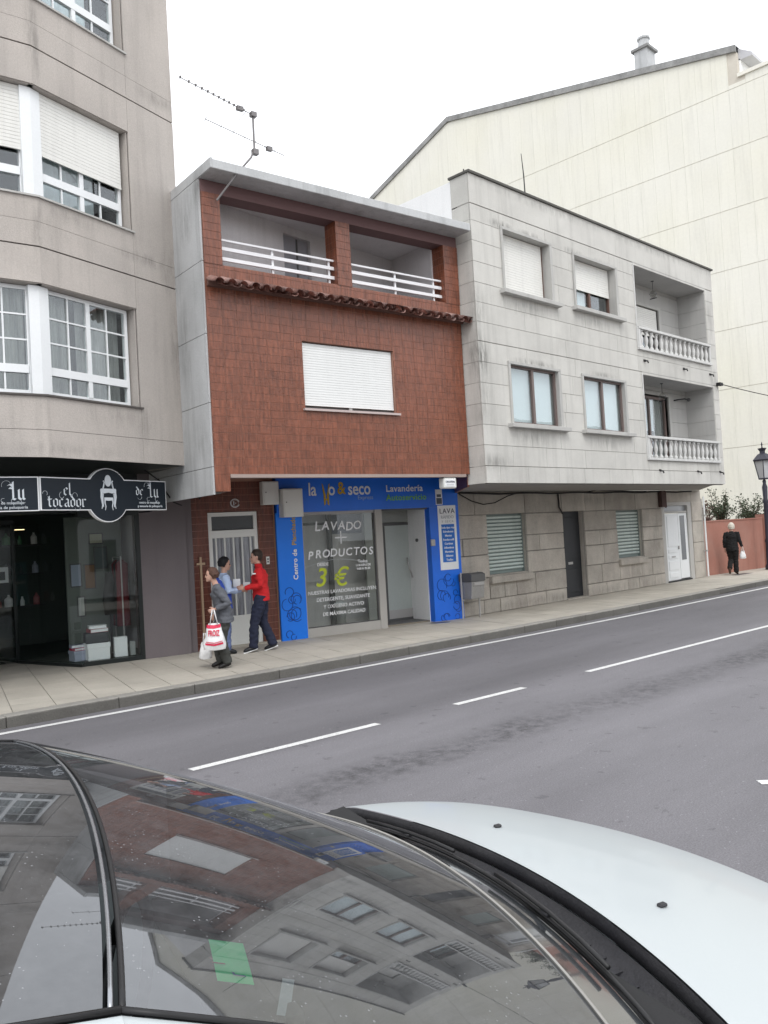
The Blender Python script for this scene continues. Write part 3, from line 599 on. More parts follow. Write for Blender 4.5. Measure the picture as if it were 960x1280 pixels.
# ------------------------------------------------------------------ shop sign with blackletter
LET = {  # broad-pen strokes in x-height units; (width, strokes)
 'e': (.62, [[(.12, .82), (.12, .18), (.32, 0), (.52, .16)], [(.12, .84), (.34, 1), (.52, .8), (.14, .46)]]),
 'l': (.40, [[(.14, 1.62), (.14, .16), (.28, 0), (.40, .12)], [(.0, 1.5), (.14, 1.62)]]),
 't': (.48, [[(.14, 1.3), (.14, .16), (.3, 0), (.44, .12)], [(-.04, .94), (.42, .94)]]),
 'o': (.66, [[(.12, .84), (.12, .16), (.32, 0)], [(.12, .84), (.34, 1), (.54, .84), (.54, .16), (.32, 0)]]),
 'c': (.56, [[(.46, .86), (.32, 1), (.12, .84), (.12, .16), (.3, 0), (.48, .12)]]),
 'a': (.68, [[(.14, .86), (.32, 1), (.5, .88), (.5, .12), (.64, 0)], [(.5, .52), (.14, .4), (.14, .14), (.3, 0), (.5, .14)]]),
 'd': (.66, [[(.12, .82), (.12, .16), (.32, 0), (.54, .16), (.54, .84), (.14, 1.4)], [(.12, .82), (.3, .96), (.54, .8)]]),
 'r': (.54, [[(.0, .88), (.14, 1), (.14, .06), (.26, 0)], [(.14, .8), (.36, 1), (.5, .86)]]),
 'u': (.70, [[(.0, .88), (.13, 1), (.13, .16), (.32, 0), (.52, .16)], [(.52, 1), (.52, .12), (.66, 0)]]),
 'L': (.62, [[(.24, 1.75), (.24, .16), (.1, -.02)], [(.24, .1), (.44, 0), (.58, .14)], [(-.22, 1.42), (.0, 1.5), (.24, 1.3)], [(-.1, 1.15), (.24, 1.1)]]),
}
def blackletter(word, u, z, h, nib=0.2, sp=0.08, sx=1.0):
    mb = MB(); x = u; nv = (nib*.62*h, nib*.5*h); y = -0.006
    for ch in word:
        if ch == ' ': x += .45*h; continue
        wd_, st = LET[ch]
        for s_ in st:
            for (a, b_), (c, d) in zip(s_, s_[1:]):
                p = [(x+a*h-nv[0]/2, z+b_*h-nv[1]/2), (x+a*h+nv[0]/2, z+b_*h+nv[1]/2), (x+c*h+nv[0]/2, z+d*h+nv[1]/2), (x+c*h-nv[0]/2, z+d*h-nv[1]/2)]
                V = [mb.b.verts.new((q[0], y, q[1])) for q in p]
                try: mb.b.faces.new(V)
                except ValueError: pass
                y -= 0.00004
        x += (wd_+sp)*h
    bmesh.ops.scale(mb.b, vec=(sx, 1, 1), space=Matrix.Translation((-u, 0, 0)), verts=mb.b.verts[:])
    return mb, x
def curl(mb, cx, cz, r, a0, a1, th=0.003, sh=0.35):
    pts = []
    for k in range(13):
        t_ = k/12; a = R(a0+(a1-a0)*t_); rr_ = r*(1-sh*t_); pts.append((cx+rr_*math.cos(a), -.008, cz+rr_*math.sin(a)))
    mb.tube(pts, [(th, th*.6)]*13, 5); return mb
FSB, FSA = Fr(4.51, 11.21, 15.5), Fr(4.51, 11.21, -8)
sg = thing('shop_sign', 'long black shop sign with white border, gothic lettering and a dressing table in a circle', 'sign', FSB)
def sign_outline(off):
    cz, cu, r = 2.675, 1.17, 0.395-off; z0, z1 = 2.455+off, 2.91-off; pts = []
    ha = math.asin((z1-cz)/r); hb = math.asin((z0-cz)/r)
    pts += [(0.02+off, z0)]
    ang0 = math.pi-hb; ang1 = 2*math.pi+hb
    pts += [(cu+r*math.cos(a), cz+r*math.sin(a)) for a in [ang0+(ang1-ang0)*k/20 for k in range(21)]]
    pts += [(2.33-off, z0), (2.33-off, z1)]
    pts += [(cu+r*math.cos(a), cz+r*math.sin(a)) for a in [ha+(math.pi-2*ha)*k/20 for k in range(21)]]
    return pts+[(0.02+off, z1)]
def fan(mb, poly, y0, y1):   # concave outline: fill by triangulation
    A = [mb.b.verts.new((a, y0, z)) for a, z in poly]; B = [mb.b.verts.new((a, y1, z)) for a, z in poly]; n = len(poly)
    f1 = mb.b.faces.new(A); f2 = mb.b.faces.new(B[::-1])
    for i in range(n): mb.b.faces.new((A[i], B[i], B[(i+1) % n], A[(i+1) % n]))
    bmesh.ops.triangulate(mb.b, faces=[f1, f2]); return mb
obj('border', fan(MB(), sign_outline(0), 0.0, 0.06), M_print, sg, FSB)
obj('face', fan(MB(), sign_outline(0.014), -0.004, 0.05), M_sign, sg, FSB)
obj('border', MB().box(-2.3, -0.005, 0.0, 0.06, 2.45, 2.91), M_print, sg, FSA)
obj('face', MB().box(-2.286, -0.02, -0.004, 0.05, 2.464, 2.896), M_sign, sg, FSA)
mb, _ = blackletter('tocador', 0.13, 2.505, 0.11, .22, .02, 1.32); obj('lettering', mb, M_silver, sg, FSB)
mb, _ = blackletter('el', 0.385, 2.665, 0.105, .24, .02, 1.3); obj('lettering', mb, M_silver, sg, FSB)
mb, _ = blackletter('de', 1.70, 2.685, 0.09, .24, .02, 1.3); obj('lettering', mb, M_silver, sg, FSB)
mb, _ = blackletter('Lu', 1.965, 2.655, 0.125, .24, .02, 1.2); obj('lettering', mb, M_silver, sg, FSB)
mb, _ = blackletter('Lu', -.36, 2.605, 0.135, .28, .02); obj('lettering', mb, M_silver, sg, FSA)
mb = MB(); curl(mb, .09, 2.68, .045, 180, -40); curl(mb, .10, 2.60, .05, 60, -30); curl(mb, .36, 2.66, .05, 100, 330); curl(mb, .58, 2.66, .05, 200, -20); curl(mb, .24, 2.49, .04, 200, 350); curl(mb, .62, 2.49, .05, 180, 380)
curl(mb, 1.78, 2.66, .05, 200, 360); curl(mb, 1.95, 2.62, .035, 60, 320); curl(mb, 2.12, 2.62, .035, 60, 320); curl(mb, 1.93, 2.83, .06, 200, 20); curl(mb, 2.0, 2.87, .03, 300, 40)
obj('flourish', mb, M_silver, sg, FSB)
mb = MB(); curl(mb, -.40, 2.80, .07, 200, 20); curl(mb, -.32, 2.585, .04, 60, 320); curl(mb, -.2, 2.585, .04, 60, 320); curl(mb, -.45, 2.60, .035, 300, 60); obj('flourish', mb, M_silver, sg, FSA)
text('small_lettering', 'centro de maquillaje', M_silver, sg, FSB, 1.97, -.008, 2.555, .052, 'CENTER'); text('small_lettering', 'y asesoría de peluquería', M_silver, sg, FSB, 1.98, -.008, 2.50, .052, 'CENTER')
text('small_lettering', 'centro de maquillaje', M_silver, sg, FSA, -.42, -.008, 2.545, .055, 'CENTER'); text('small_lettering', 'y asesoría de peluquería', M_silver, sg, FSA, -.42, -.008, 2.485, .055, 'CENTER')
# dressing table emblem
mb = MB(); cu = 1.17
mb.prism([(cu+.058*math.cos(k*math.pi/10), 2.885+.085*math.sin(k*math.pi/10)) for k in range(20)], -.012, -.006)
for s_ in (-1, 1):
    mb.tube([(cu+s_*.10, -.009, 2.755), (cu+s_*.085, -.009, 2.80), (cu+s_*.07, -.009, 2.86), (cu+s_*.085, -.009, 2.885)], .010, 6)
    mb.tube([(cu+s_*.125, -.009, 2.73), (cu+s_*.135, -.009, 2.65), (cu+s_*.115, -.009, 2.53), (cu+s_*.13, -.009, 2.475)], [.016, .014, .009, .006], 6)
    mb.tube([(cu+s_*.10, -.009, 2.70), (cu+s_*.11, -.009, 2.62), (cu+s_*.098, -.009, 2.50)], [.012, .010, .006], 6)
    mb.tube([(cu+s_*.07, -.013, 2.62), (cu+s_*.075, -.013, 2.56), (cu+s_*.06, -.013, 2.51), (cu+s_*.072, -.013, 2.455)], [.012, .010, .007, .005], 6)
mb.prism([(cu-.145, 2.755), (cu-.13, 2.77), (cu+.13, 2.77), (cu+.145, 2.755), (cu+.145, 2.715), (cu+.07, 2.70), (cu, 2.712), (cu-.07, 2.70), (cu-.145, 2.715)], -.012, -.006)
mb.prism([(cu-.08, 2.64), (cu+.08, 2.64), (cu+.085, 2.60), (cu, 2.592), (cu-.085, 2.60)], -.015, -.007)
obj('emblem', mb, M_silver, sg, FSB)
for u in (.55, 2.05): obj('bracket', MB().box(u-.02, u+.02, .05, .3, 2.43, 2.45), M_black, sg, FSB)

# downpipe and cables at the party wall
t = thing('downpipe', 'thin black downpipe in the corner between the grey block and the concrete side wall', 'pipe')
obj('pipe', MB().tube([(7.13, 11.535, 5.75), (7.13, 11.535, 3.0), (7.13, 11.54, 2.62)], .032, 10), M_cable, t, W0, smooth=True)
for z in (5.6, 4.6, 3.6): obj('clip', MB().lathe([(.04, z), (.04, z+.03)], (7.13, 11.535, 0), 10), M_alu, t, W0)
t = thing('wall_cable', 'loose black cables looping down beside the downpipe', 'cable')
obj('strand', MB().tube([(7.12, 11.45, 3.15), (7.17, 11.42, 3.05), (7.21, 11.44, 2.85), (7.19, 11.46, 2.68), (7.15, 11.5, 2.6)], .014, 6), M_cable, t, W0, smooth=True)
obj('strand', MB().tube([(6.5, 12.0, 3.1), (6.8, 12.1, 2.95), (6.95, 12.15, 2.75), (7.1, 12.2, 2.6), (7.3, 12.3, 2.55)], .012, 6), M_cable, t, W0, smooth=True)

# ================================================================== red-brown tiled laundry building
LU, LG = Fr(12.07, 9.99, -6.5), Fr(8.65, 12.78, -12)
UL, UR = -5.23, -0.03
lau = thing('tiled_building', 'narrow red-brown tiled building with a concrete roof slab, covered terrace and laundry shop below', 'building', LU)
wh = (-3.58, -1.70, 3.98, 5.07)
obj('wall', wall(UL, UR, 2.91, 6.09, 0.005, 0.30, [wh]), M_grout, lau, LU)
# klinker tiles of the upper wall, stack bond
tw, th_ = 0.25, 0.125; bs = []
nrow = int((6.09-2.91)/th_)
hh = [wh]
for r in range(nrow+1):
    z0 = 2.91+r*th_; z1 = min(z0+th_-.007, 6.085)
    if z1-z0 < .03: continue
    for c in range(21):
        u0 = UL+c*tw; u1 = min(u0+tw-.007, UR)
        if u1-u0 < .03: continue
        for a, b_, c_, d in cut(u0, u1, z0, z1, hh): bs.append((a, b_, random.uniform(-.0015, .0005), 0.02, c_, d))
bs.sort(key=lambda q: abs(q[0]-UL)*.9+abs(q[4]-3.2)); pieces('wall_tile', bs, M_tile, lau, LU, 262)
# corner pier below, pillars of the terrace
obj('pier', MB().box(UL, -4.985, 0.001, .28, 2.65, 2.908), M_tile, lau, LU)
obj('soffit_lip', MB().box(-4.98, UR-.1, -0.012, .12, 2.855, 2.908), mat('faded_pink_stone_lip', (.34, .27, .24), rough=.8, streak=.1), lau, LU)
for u0, u1 in ((UL, -4.93), (-2.80, -2.51), (-.38, UR)):
    p = obj('pillar', MB().box(u0+.004, u1-.004, -.004, .30, 6.085, 7.17), M_grout, lau, LU)
    mb_ = []
    for r in range(9):
        z0 = 6.09+r*th_; z1 = min(z0+th_-.006, 7.17)
        if z1-z0 > .03: mb_.append((u0, u1, -.012, .305, z0, z1))
    pieces('pillar_tile', mb_, M_tile, p, LU)
obj('parapet_cap', MB().box(UL+.3, UR-.3, .02, .28, 6.086, 6.10), M_tile, lau, LU)
obj('beam', MB().box(UL, UR, 0.0, .30, 7.172, 7.36), mat('shaded_brown_beam', (.15, .085, .085), rough=.7), lau, LU)  # brown beam, the dim light under the slab put into its colour
obj('roof_slab', MB().box(UL-.02, UR-.01, -.42, 4.0, 7.362, 7.50), M_conc, lau, LU, bevel=.008)
# side wall (concrete) in lifts with construction joints
bs = []; zs = [2.60, 3.02, 3.98, 5.02, 6.12, 7.36]
side = obj('side_wall', MB().box(UL-.012, UL+.1, .03, 3.2, 2.62, 7.36), M_joint, lau, LU)
pieces('concrete_lift', [(UL-.03, UL-.002, .022, 3.2, a+(.007), b_-.002) for a, b_ in zip(zs, zs[1:])], M_conc, side, LU)
obj('side_wall_cap', MB().box(UL-.03, UL+.01, -.42, 3.2, 7.37, 7.515), M_conc, lau, LU)
# terrace behind the openings
TB = Fr(7.45, 11.08, 5.2)
obj('terrace_wall', wall(-.34, 4.4, 5.9, 7.36, 0, .12, [(1.45, 2.1, 5.9, 7.16)]), M_plaster, lau, TB)
obj('terrace_wall', MB().box(-.42, -.30, .3, 1.8, 5.9, 7.36), M_plaster, lau, LU)
obj('terrace_wall', MB().box(UL+.1, UL+.2, .3, 1.8, 5.9, 7.36), M_plaster, lau, LU)
obj('terrace_floor', MB().box(UL+.1, UR, .02, 2.5, 5.80, 5.9), M_conc, lau, LU)
obj('terrace_ceiling', MB().box(UL+.1, UR-.05, .3, 2.5, 7.30, 7.361), M_plaster, lau, LU)
dr = obj('terrace_door', MB().box(1.47, 2.08, .06, .10, 5.9, 7.16), plain('grey_terrace_door', (.30, .30, .33)), lau, TB)
obj('glazing_bar', MB().box(1.80, 1.83, .045, .06, 5.9, 7.14), M_dframe, dr, TB)
obj('floor_slab', MB().box(UL+.1, UR, .3, 4.0, 3.14, 3.3), M_conc, lau, LU)
obj('body', MB().box(UL+.1, UR-.02, 3.2, 9, 0, 7.45), M_plaster, lau, LU)
# terrace rails
for u0, u1, posts in ((-4.93, -2.80, (-3.97, -2.88)), (-2.51, -.38, (-1.46, -.55))):
    rl = thing('terrace_railing', 'white metal railing in the %s opening of the covered terrace' % ('left' if u0 < -4 else 'right'), 'railing', Fr(*LU.w(u0, .1).xy, -6.5), 'railings of the covered terrace', z=6.1)
    for z, h in ((6.505, .03), (6.36, .055), (6.20, .055)): obj('rail', MB().box(u0, u1+.05*(u1 > -1), .09, .12, z, z+h), M_whitem, rl, LU)
    for p_ in posts: obj('post', MB().box(p_-.018, p_+.018, .121, .15, 6.10, 6.53), M_whitem, rl, LU)
# eaves of curved clay tiles
ev = obj('eave_board', MB().prism([(0.0, 5.73), (0.0, 5.84), (-.07, 5.80), (-.04, 5.74)], UL+.02, UR+.10, 'x'), mat('brown_eave_mortar', (.14, .075, .06), rough=.9), lau, LU)
def claytile(up):
    def f(a, c):
        ang = math.pi*a; r = .078-.012*c*(1 if up else -1)*-1
        return (-r*math.cos(ang), -.30+.36*c, (r*math.sin(ang) if up else -r*math.sin(ang)*.8)+.13*c)
    mb = MB().grid(f, 8, 3); g = mb.b.faces[:]
    ret = bmesh.ops.solidify(mb.b, geom=g, thickness=.014); me = mb.mesh('clay_tile', True); me.materials.append(M_clay); return me
cover, chan = claytile(True), claytile(False)
n = 26
for k in range(n+1):
    for me, du, zz in ((cover, 0, 5.755), (chan, .1, 5.775)):
        if du and k == n: continue
        o = bpy.data.objects.new('clay_tile', me); C.objects.link(o)
        setp(o, lau, LU.m @ Matrix.Translation((UL+.10+k*.198+du+random.uniform(-.008, .008), 0.02+random.uniform(-.02, .01), zz-.03)) @ Matrix.Rotation(R(random.uniform(-2, 2)), 4, 'Z'))
# big shuttered window
wd = frame(lau, LU, -3.58, -1.70, 3.99, 5.07, .08, M_dframe, th=.03, dp=.06, name='window')
shutter(lau, LU, -3.55, -1.72, 4.06, 5.05, .05, M_shutw, slat=.042)
obj('sill', MB().box(-3.62, -1.64, -.05, .1, 3.935, 3.97), mat('pinkish_sill', (.50, .42, .40), rough=.7), wd, LU)
obj('window_track', MB().box(-2.68, -2.62, .04, .08, 3.975, 4.02), M_alu, wd, LU)
# soffit between upper front and shop front
q = [LU.w(UL+.02, .04), LU.w(UR-.02, .04), Vector((13.6, 11.76, 0)), LG.w(-1.0, .02)]
obj('soffit', MB().prism([(v.x, v.y) for v in q], 3.085, 3.12, 'z'), mat('soffit_paint', (.22, .13, .12), rough=.9), lau, W0)
# ground floor
obj('entrance_wall', wall(-.95, .80, 0, 3.08, .005, .20, [(-.50, .47, -.1, 2.45)]), M_grout, lau, LG)
bs = []
for r in range(24):
    z0 = r*th_; z1 = z0+th_-.006
    for c in range(8):
        u0 = -.95+c*.25; u1 = min(u0+.244, .80)
        if u1-u0 < .03: continue
        bs += [(a, b_, random.uniform(-.0015, .0005), .02, c_, d) for a, b_, c_, d in cut(u0, u1, z0, z1, [(-.50, .47, -.1, 2.45)])]
ew = obj('entrance_tiling', MB().box(-.94, -.93, .021, .03, 0, .01), M_grout, lau, LG)
pieces('entrance_tile', bs, mat('dark_brown_klinker_tile', (.125, .036, .021), rough=.4, var=.12, fvar=.1, fine=30, bump=.3, objvar=.08, spec=.5, rib=26.0), ew, LG)
obj('edge_trim', MB().box(.77, .80, -.012, -.004, 0, 2.9), mat('tan_trim', (.22, .12, .075), rough=.6), lau, LG)
dr = frame(lau, LG, -.49, .46, 0.02, 2.44, .03, M_box, th=.07, dp=.08, name='entrance_door', nz=(2.08,))
pane(dr, LG, -.42, .39, 2.13, 2.37, .06, mat('dark_transom', (.05, .055, .06), rough=.2, spec=.6), 'transom_pane')
obj('door_panel', MB().box(-.42, .39, .05, .09, .08, .52), M_box, dr, LG, bevel=.004)
curtain(dr, LG, -.42, .39, .52, 2.06, .085, mat('grey_blue_reeded_glass', (.30, .31, .34), rough=.25, rib=12, spec=.6), waves=9, amp=.012, name='reeded_glass')
obj('door_rail', MB().box(-.42, .39, .035, .075, 1.98, 2.06).box(-.42, .39, .035, .075, .5, .56), M_box, dr, LG)
for k in range(5): u = -.35+k*.166; obj('glazing_bar', MB().box(u-.012, u+.012, .03, .06, .56, 1.98), M_box, dr, LG)
obj('door_handle', MB().box(.30, .34, .0, .03, 1.0, 1.14), M_alu, dr, LG)
obj('threshold', MB().box(-.52, .78, -.06, .2, 0, .035), M_pave, lau, LG)
t = thing('intercom', 'small pale doorbell panel beside the tiled entrance door', 'doorbell', Fr(*LG.w(.62, 0).xy, -12), z=1.45)
obj('plate', MB().box(.59, .65, -.02, 0, 1.45, 1.59), M_box, t, LG)
for z in (1.48, 1.53): obj('button', MB().box(.605, .635, -.026, -.02, z, z+.03), M_dframe, t, LG)
t = thing('house_number', 'round white house number plaque with a 1 above the tiled entrance', 'plaque', Fr(*LG.w(.03, 0).xy, -12), z=2.5)
obj('ring', MB().tube([(.03+.085*math.cos(a), -.012, 2.60+.075*math.sin(a)) for a in [R(20+k*320/20) for k in range(21)]], .007, 6), M_print, t, LG)
obj('ring', MB().tube([(.03+.068*math.cos(a), -.012, 2.60+.060*math.sin(a)) for a in [k*2*math.pi/16 for k in range(17)]], .003, 5), M_print, t, LG)
text('number', '1·', M_print, t, LG, .02, -.014, 2.565, .10, 'CENTER', bold=.003)
t = thing('wall_cross', 'slim pale wooden cross leaning on the tiled wall left of the door', 'cross', Fr(*LG.w(-.68, -.03).xy, -12))
M_wood = plain('pale_wood', (.42, .30, .20))
obj('upright', MB().box(-.70, -.665, -.05, -.02, .02, 1.66), M_wood, t, LG); obj('crossbar', MB().box(-.76, -.605, -.052, -.018, 1.52, 1.56), M_wood, t, LG)
# cabinets on the facade
for lab, u0, u1, z0, z1, y0, y1 in (('white utility cabinet above the entrance door with a torn lower edge', .53, .86, 2.55, 2.98, -.14, 0), ('larger white utility cabinet over the blue sign corner', .88, 1.29, 2.30, 2.83, -.26, -.05)):
    t = thing('utility_cabinet', lab, 'cabinet', Fr(*LG.w(u0, 0).xy, -12), 'utility cabinets on the laundry front', z=z0)
    obj('housing', MB().box(u0, u1, y0, y1, z0, z1), M_box, t, LG, bevel=.008)
    obj('cabinet_door', MB().box(u0+.02, u1-.015, y0-.012, y0, z0+.02, z1-.015), M_box, t, LG, bevel=.004)
    obj('lock', MB().box(u0+.05, u0+.07, y0-.018, y0-.012, (z0+z1)/2, (z0+z1)/2+.02), M_dframe, t, LG)
t = thing('alarm_box', 'small white sign box hanging at the right end of the tiled overhang', 'sign', Fr(*LU.w(-.7, 0).xy, -6.5), z=2.62)
obj('housing', MB().box(-.68, -.37, .0, .16, 2.65, 2.85), M_box, t, LU, bevel=.02)
obj('face', MB().box(-.65, -.42, -.006, .004, 2.68, 2.81), M_print, t, LU, bevel=.003)
text('lettering', 'OKOFEN', M_inkgrey, t, LU, -.54, -.009, 2.75, .055, 'CENTER'); obj('stripe', MB().box(-.63, -.45, -.010, -.005, 2.71, 2.715), M_inkgrey, t, LU)
# blue shop front
bl = thing('laundry_sign', 'blue laundry fascia and side panels lettered lavo&seco', 'sign', LG)
obj('fascia', MB().box(.84, 5.08, -.05, .15, 2.39, 3.08), M_blue, bl, LG)
obj('side_panel', MB().box(.81, 1.35, -.048, .12, 0, 2.388), M_bluel, bl, LG)
obj('side_panel', MB().box(4.32, 5.08, -.048, .12, 0, 2.388), M_blue, bl, LG)
text('lettering', 'la', M_print, bl, LG, 1.51, -.056, 2.70, .355, bold=.005, sx=.78); text('lettering', 'o', M_print, bl, LG, 1.945, -.056, 2.70, .355, bold=.005, sx=.80)
text('lettering', '&', M_yellow, bl, LG, 2.15, -.056, 2.72, .34, bold=.006, sx=.84); text('lettering', 'seco', M_print, bl, LG, 2.385, -.056, 2.70, .355, bold=.005, sx=.80)
text('lettering', 'Express', M_paleblue, bl, LG, 2.60, -.056, 2.60, .115)
pg = MB()  # the v drawn as a clothes peg
for s_ in (-1, 1):
    pg.prism([(1.90+s_*.085, 2.93), (1.90+s_*.065, 2.91), (1.90+s_*.012, 2.70), (1.90+s_*.02, 2.53), (1.90+s_*.055, 2.50), (1.90+s_*.06, 2.70)][::s_], -.058, -.052)
pg.box(1.88, 1.92, -.062, -.058, 2.60, 2.63); obj('peg_emblem', pg, M_yellow, bl, LG)
text('lettering', 'Lavandería', M_print, bl, LG, 3.27, -.056, 2.74, .19, bold=.0025, sx=1.06, space=1.05); text('lettering', 'Autoservicio', M_ltgreen, bl, LG, 3.27, -.056, 2.56, .175, bold=.0025, sx=1.04, space=1.05)
text('lettering', 'Centro de ', M_print, bl, LG, 1.20, -.056, 1.12, .13, rot=R(90), bold=.003, space=1.05); text('lettering', 'Planchado', M_yellow, bl, LG, 1.20, -.056, 1.77, .13, rot=R(90), bold=.002, space=1.05)
random.seed(3); sw = MB()   # dark foam swirls along the foot of the side panels
for (c0, c1) in ((.84, 1.32), (4.36, 5.04)):
    for k in range(11 if c0 < 2 else 15):
        cx_, cz_, r_ = random.uniform(c0+.1, c1-.1), .05+.85*random.random()**1.3, random.uniform(.05, .13); r_ = min(r_, cx_-c0, c1-cx_, cz_)
        a0 = random.uniform(0, 360); sw.tube([(cx_+r_*math.cos(R(a0+a)), -.0505, cz_+r_*math.sin(R(a0+a))) for a in range(0, random.choice((200, 280, 340)), 20)], [(.008, .003)]*len(range(0, 200, 20)) if False else .006, 5)
tag(obj('foam_drawing', sw, M_blued, bl, LG), kind='stuff'); random.seed(11)
# poster on the right panel
t = thing('price_poster', 'tall white and blue poster listing laundry services on the blue right panel', 'poster', Fr(*LG.w(4.54, -.05).xy, -12), z=1.05)
obj('sheet', MB().box(4.53, 5.00, -.058, -.05, 1.06, 2.42), M_print, t, LG)
obj('blue_field', MB().box(4.60, 4.94, -.061, -.058, 1.22, 2.02), plain('poster_blue', (.03, .16, .55)), t, LG)
text('heading', 'LAVA', M_inkgrey, t, LG, 4.77, -.062, 2.25, .15, 'CENTER', space=1.15); text('heading', 'RÁPIDO', plain('pale_grey_ink', (.45, .47, .5)), t, LG, 4.77, -.062, 2.14, .095, 'CENTER'); text('heading', 'Y SECA', plain('pale_grey_ink', (.45, .47, .5)), t, LG, 4.77, -.062, 2.055, .07, 'CENTER', space=1.5)
for k, s_ in enumerate(('Toda tipo ropa', 'Edredones', 'Mantas', 'Fundas sofá', 'Cortinas', 'Alfombras', 'Manteles', 'Sábanas', 'Toallas')):
    text('poster_line', s_, M_print, t, LG, 4.77, -.063, 1.93-k*.085, .062, 'CENTER', bold=.001)
t = thing('notice_plate', 'small grey and white notice at the top corner of the blue panel', 'notice', Fr(*LG.w(4.5, -.05).xy, -12), z=2.44)
obj('plate', MB().box(4.50, 4.67, -.058, -.05, 2.44, 2.76), M_print, t, LG); obj('symbol', MB().box(4.515, 4.655, -.061, -.058, 2.455, 2.58).box(4.53, 4.64, -.061, -.058, 2.60, 2.66), M_inkgrey, t, LG)
t = thing('wall_socket', 'small pale keypad on the edge of the entrance recess', 'keypad', Fr(*LG.w(4.33, -.06).xy, -12), z=1.6)
obj('keypad', MB().box(4.30, 4.40, -.10, -.05, 1.58, 1.72), M_alu, t, LG, bevel=.01)
# display window and entrance
wf = obj('shop_window', MB().box(1.35, 3.0, -.03, .07, 0, .17).box(1.35, 3.0, .0, .07, 2.33, 2.388).box(1.35, 1.39, .0, .07, .17, 2.33).box(2.99, 3.15, -.04, .09, 0, 2.388), M_frameg, lau, LG)
pane(wf, LG, 1.39, 2.99, .17, 2.33, .03, G_shop, 'glass')
obj('glazing_bead', MB().box(1.39, 2.99, .02, .028, .17, .19).box(2.965, 2.99, .0, .028, .17, 2.33), M_dframe, wf, LG)
wt = thing('window_lettering', 'white and lime lettering on the laundry window offering washing and products from 3 euros', 'lettering', Fr(*LG.w(2.1, .02).xy, -12), z=.3)
Y_ = .020
def wtx(s_, u, z, size, m=M_print, **k): return text('lettering', s_, m, wt, LG, u, Y_, z, size, 'CENTER', **k)
for k, (ch, dz) in enumerate(zip('LAVADO', (0, .02, .01, .02, .0, .02))): wtx(ch, 1.70+k*.178, 2.02+dz-.004*k, .235 if k else .26, shear=.14, bold=.0035)
for k, (ch, dz) in enumerate(zip('PRODUCTOS', (-.02, 0, 0, .01, .0, .01, .01, .01, .0))): wtx(ch, 1.52+k*.170, 1.50+dz, .215, shear=.14, bold=.0035)
obj('plus_sign', MB().box(2.08, 2.34, Y_-.003, Y_, 1.855, 1.88).box(2.20, 2.225, Y_-.003, Y_, 1.745, 1.995), M_print, wt, LG)
text('lettering', '3', M_lime, wt, LG, 1.59, Y_, .95, .50, shear=.22, bold=.006); text('lettering', '€', M_lime, wt, LG, 1.98, Y_, .93, .50, shear=.22, bold=.004, sx=1.0)
wtx('DESDE', 1.78, 1.34, .085, bold=.002); wtx('Todos', 2.68, 1.35, .085, bold=.002); wtx('LOS DÍAS DE', 2.69, 1.28, .06, bold=.002); wtx('9:00 A 22:30', 2.69, 1.21, .06, bold=.002)
for k, s_ in enumerate(('NUESTRAS LAVADORAS INCLUYEN:', 'DETERGENTE, SUAVIZANTE', 'Y OXÍGENO ACTIVO', 'DE MÁXIMA CALIDAD')): wtx(s_, 2.20, .80-k*.142, .098, bold=.001, shear=.08, sx=.98)
arc = MB().tube([(1.40+1.4*a, Y_, 1.33+.12*math.sin(a*math.pi)) for a in [k/12 for k in range(13)]], .0035, 5); obj('swash', arc, M_silver, wt, LG)
# inside of the shop
M_in = mat('shop_interior_wall', (.32, .31, .29), rough=.9, var=.03)
obj('shop_wall', MB().box(.9, 4.4, 3.4, 3.5, 0, 2.8), M_in, lau, LG)
obj('shop_wall', MB().box(.82, .9, .12, 3.4, 0, 2.8), M_in, lau, LG)
obj('recess_wall', MB().box(4.30, 4.36, .12, 3.4, 0, 2.8), M_whitewall, lau, LG)
obj('shop_ceiling', MB().box(.82, 4.36, .02, 3.5, 2.60, 2.7), M_in, lau, LG)
obj('shop_floor', MB().box(.9, 4.3, .12, 3.4, .0, .03), mat('tan_floor_tile', (.22, .19, .15), rough=.4, spec=.5), lau, LG)
obj('partition', MB().box(2.42, 2.50, .9, 1.0, .03, 2.6).box(1.0, 2.42, .93, .98, 2.15, 2.2), M_dframe, lau, LG)
t = thing('sign_shadow_board', 'dark board standing for the sign shadow inside the laundry window', 'board', LG)  # shadow of the sign lettering, added as a dark board
obj('board', MB().box(2.45, 3.3, 1.05, 1.1, 1.95, 2.35), M_inkgrey, t, LG)
for k in range(3):
    t = thing('washing_machine', ['left', 'middle', 'right'][k]+' steel washing machine at the back of the laundry', 'washing machine', Fr(*LG.w(1.2+.9*k, 2.7).xy, -12), 'washing machines in the laundry'); u = 1.2+.9*k
    obj('casing', MB().box(u-.38, u+.38, 2.7, 3.35, .03, 1.35), M_alu, t, LG, bevel=.02)
    dd = obj('drum_door', MB().tube([(u, 2.66, .75), (u, 2.70, .75)], .24, 20), M_dframe, t, LG); obj('door_glass', MB().tube([(u, 2.65, .75), (u, 2.662, .75)], .17, 20), M_black, dd, LG)
t = thing('waste_bin', 'white pedal bin standing inside the laundry window', 'bin', Fr(*LG.w(2.62, .95).xy, -12), z=.03); f2 = Fr(*LG.w(2.62, .95).xy, -12)
obj('bucket', MB().lathe([(.11, 0), (.135, .45), (.14, .45)], n=20), M_white, t, f2, z=.03, smooth=True); obj('lid', MB().lathe([(.145, .45), (.145, .48), (.08, .52), (.02, .53)], n=20), M_white, t, f2, z=.03, smooth=True)
t = thing('wall_notice', 'white paper sheet taped inside the laundry', 'notice', Fr(*LG.w(2.8, 1.2).xy, -12), z=1.2)
